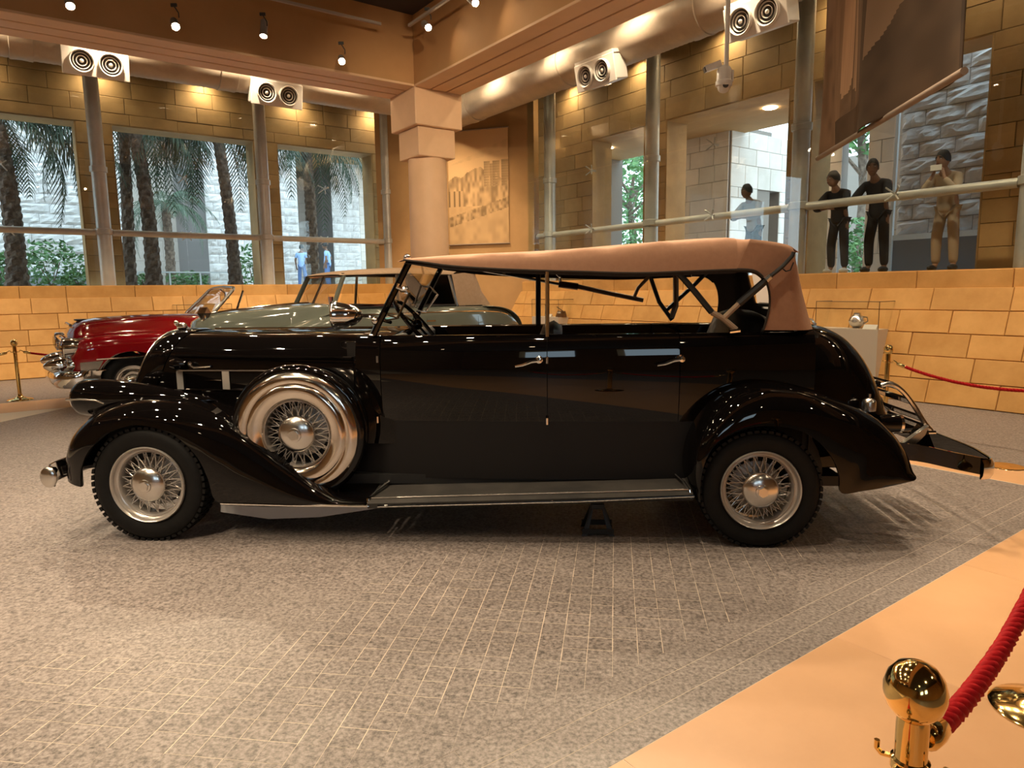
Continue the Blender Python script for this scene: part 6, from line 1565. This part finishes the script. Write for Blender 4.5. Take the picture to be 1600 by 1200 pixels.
    tn = ['pel', 'hipl', 'knel', 'ankl', 'hipr', 'kner', 'ankr']; tr_ = {'pel': .112, 'hipl': .088, 'hipr': .088, 'knel': .078, 'kner': .078, 'ankl': .062, 'ankr': .062}; ti = {n: i for i, n in enumerate(tn)}
    skin_mesh('trousers', [((N[n][0], N[n][1] * (.80 if n[:3] == 'hip' else 1), N[n][2] - (.03 if n[:3] == 'hip' else .02 if n == 'pel' else 0)), tr_[n]) for n in tn], [(ti[a], ti[b]) for a, b in (('pel', 'hipl'), ('hipl', 'knel'), ('knel', 'ankl'), ('pel', 'hipr'), ('hipr', 'kner'), ('kner', 'ankr'))], trousers, e)
    for k in 'lr':
        t, a = N['toe' + k], N['ank' + k]; MB().ball((lerp(a[0], t[0], .5), t[1] - .0, .045), (.135, .05, .05), 16, 10).build('shoe', shoe, e, 180)
    # head
    hc = Vector((N['hd'][0] + .03, 0, N['hd'][2] + .075)); hd = empty('head', hc, head_yaw); hd.parent = e
    m = MB(); rows = []
    for i in range(17):
        a = pi * i / 16; z = .125 * cos(a); row = []
        for j in range(24):
            b = 2 * pi * j / 24; rr = sin(a) ** .85; x, y = .098 * rr * cos(b), .076 * rr * sin(b)
            if z < -.03: x, y = x * (1 + .12 * (z + .03) / .1) + (.01 if cos(b) > 0 else 0), y * (1 + .28 * (z + .03) / .1)
            if cos(b) > .93 and -.035 < z < .015: x += .018 * (1 - abs(z + .012) / .03) if abs(z + .012) < .03 else 0
            row.append((x, y, z))
        rows.append(row)
    face = m.grid(rows, True).build('face', skin, hd, 180)
    MB().add([(.097, -.012, -.022), (.097, .012, -.022), (.120, 0, -.024), (.100, 0, .022)], [(0, 2, 3), (2, 1, 3), (0, 1, 2)]).build('nose', skin, hd, 180)
    for s in (-1, 1):
        MB().ball((.086, s * .032, .012), (.010, .014, .008), 10, 6).build('eye', 'shoe_white', hd); MB().ball((.094, s * .032, .012), (.004, .007, .007), 8, 6).build('iris', 'hair_black', hd)
        MB().tube([(.090, s * .014, .030), (.094, s * .034, .035), (.082, s * .052, .028)], .005, 5).build('eyebrow', 'hair_black', hd); MB().ball((-.005, s * .078, -.005), (.020, .010, .032), 10, 8).build('ear', skin, hd)
    MB().tube([(.090, -.024, -.060), (.099, 0, -.058), (.090, .024, -.060)], .006, 5).build('mouth', 'red_leather', hd)
    rows = []
    for i in range(9):
        a = pi * .56 * i / 8; row = []
        for j in range(24):
            b = 2 * pi * j / 24; f = cos(b); aa = a * (1 if f < .3 else (1 - .36 * (f - .3) / .7)); q_ = 1 + .10 * vn(j * 1.7 + 3 * i, i * 2.3 + 11 * sc, 1.0); row.append((.106 * q_ * sin(aa) ** .85 * cos(b) - .006, .085 * q_ * sin(aa) ** .85 * sin(b), .135 * q_ * cos(aa) + .002))
        rows.append(row)
    MB().grid(rows, True).build('hair', 'hair_black', hd, 180)
    return e
RAILU = 10.06
def visitor(px, u, **k):
    P = px_on(px, 420, u=u); return person(Vector((P.x, P.y, GZ + .012)), atan2(-EU.y, -EU.x) + k.pop('turn', 0.0), **k)
gv = None
visitor(1308, 10.48, label='visitor in black shirt and trousers with white shoes leaning on the rail', sc=.90, skin='skin_tan', shirt='cloth_black', trousers='cloth_charcoal', shoe='shoe_white', arms='folded', head_yaw=-.5)
visitor(1368, 10.48, label='broad visitor all in black leaning on the rail with elbows out', sc=.95, skin='skin_brown', shirt='cloth_black', trousers='cloth_black', shoe='shoe_dark', arms='folded', head_yaw=.4)
v3 = visitor(1474, 10.48, label='visitor in sand coloured clothes holding a phone up at the rail', sc=.93, skin='skin_tan', shirt='cloth_sand', trousers='cloth_sand', shoe='shoe_dark', arms='raised', head_yaw=-.3)
visitor(1176, 10.48, label='visitor in a grey shirt resting folded arms on the rail', sc=.90, skin='skin_brown', shirt='cloth_grey', trousers='cloth_black', shoe='shoe_dark', arms='folded', head_yaw=-.4)
ph_ = MB().cbox((-.005, -.075, -.04), (.005, .075, .04), .004).build('phone', 'label_white', None, 0); ph_.matrix_world = v3.matrix_basis @ Matrix.Translation((.47, 0, 1.44)); tag(ph_, 'pale phone held up by the visitor in sand clothes', 'phone')
for (px, dpt, lb, ar, rz) in ((513, 27.0, 'man in a pale blue shirt standing in the palm court passage', 'hip', pi), (473, 28.0, 'person in a blue shirt half hidden behind a palm trunk', 'down', pi * .5)):
    P = on_plane(px, 440, (0, dpt, 0), (0, 1, 0)); person(Vector((P.x, P.y, GZ)), rz, lb, 1.0, 'skin_brown', 'cloth_blue', 'cloth_navy', 'shoe_dark', ar, .1, 0, 'short')
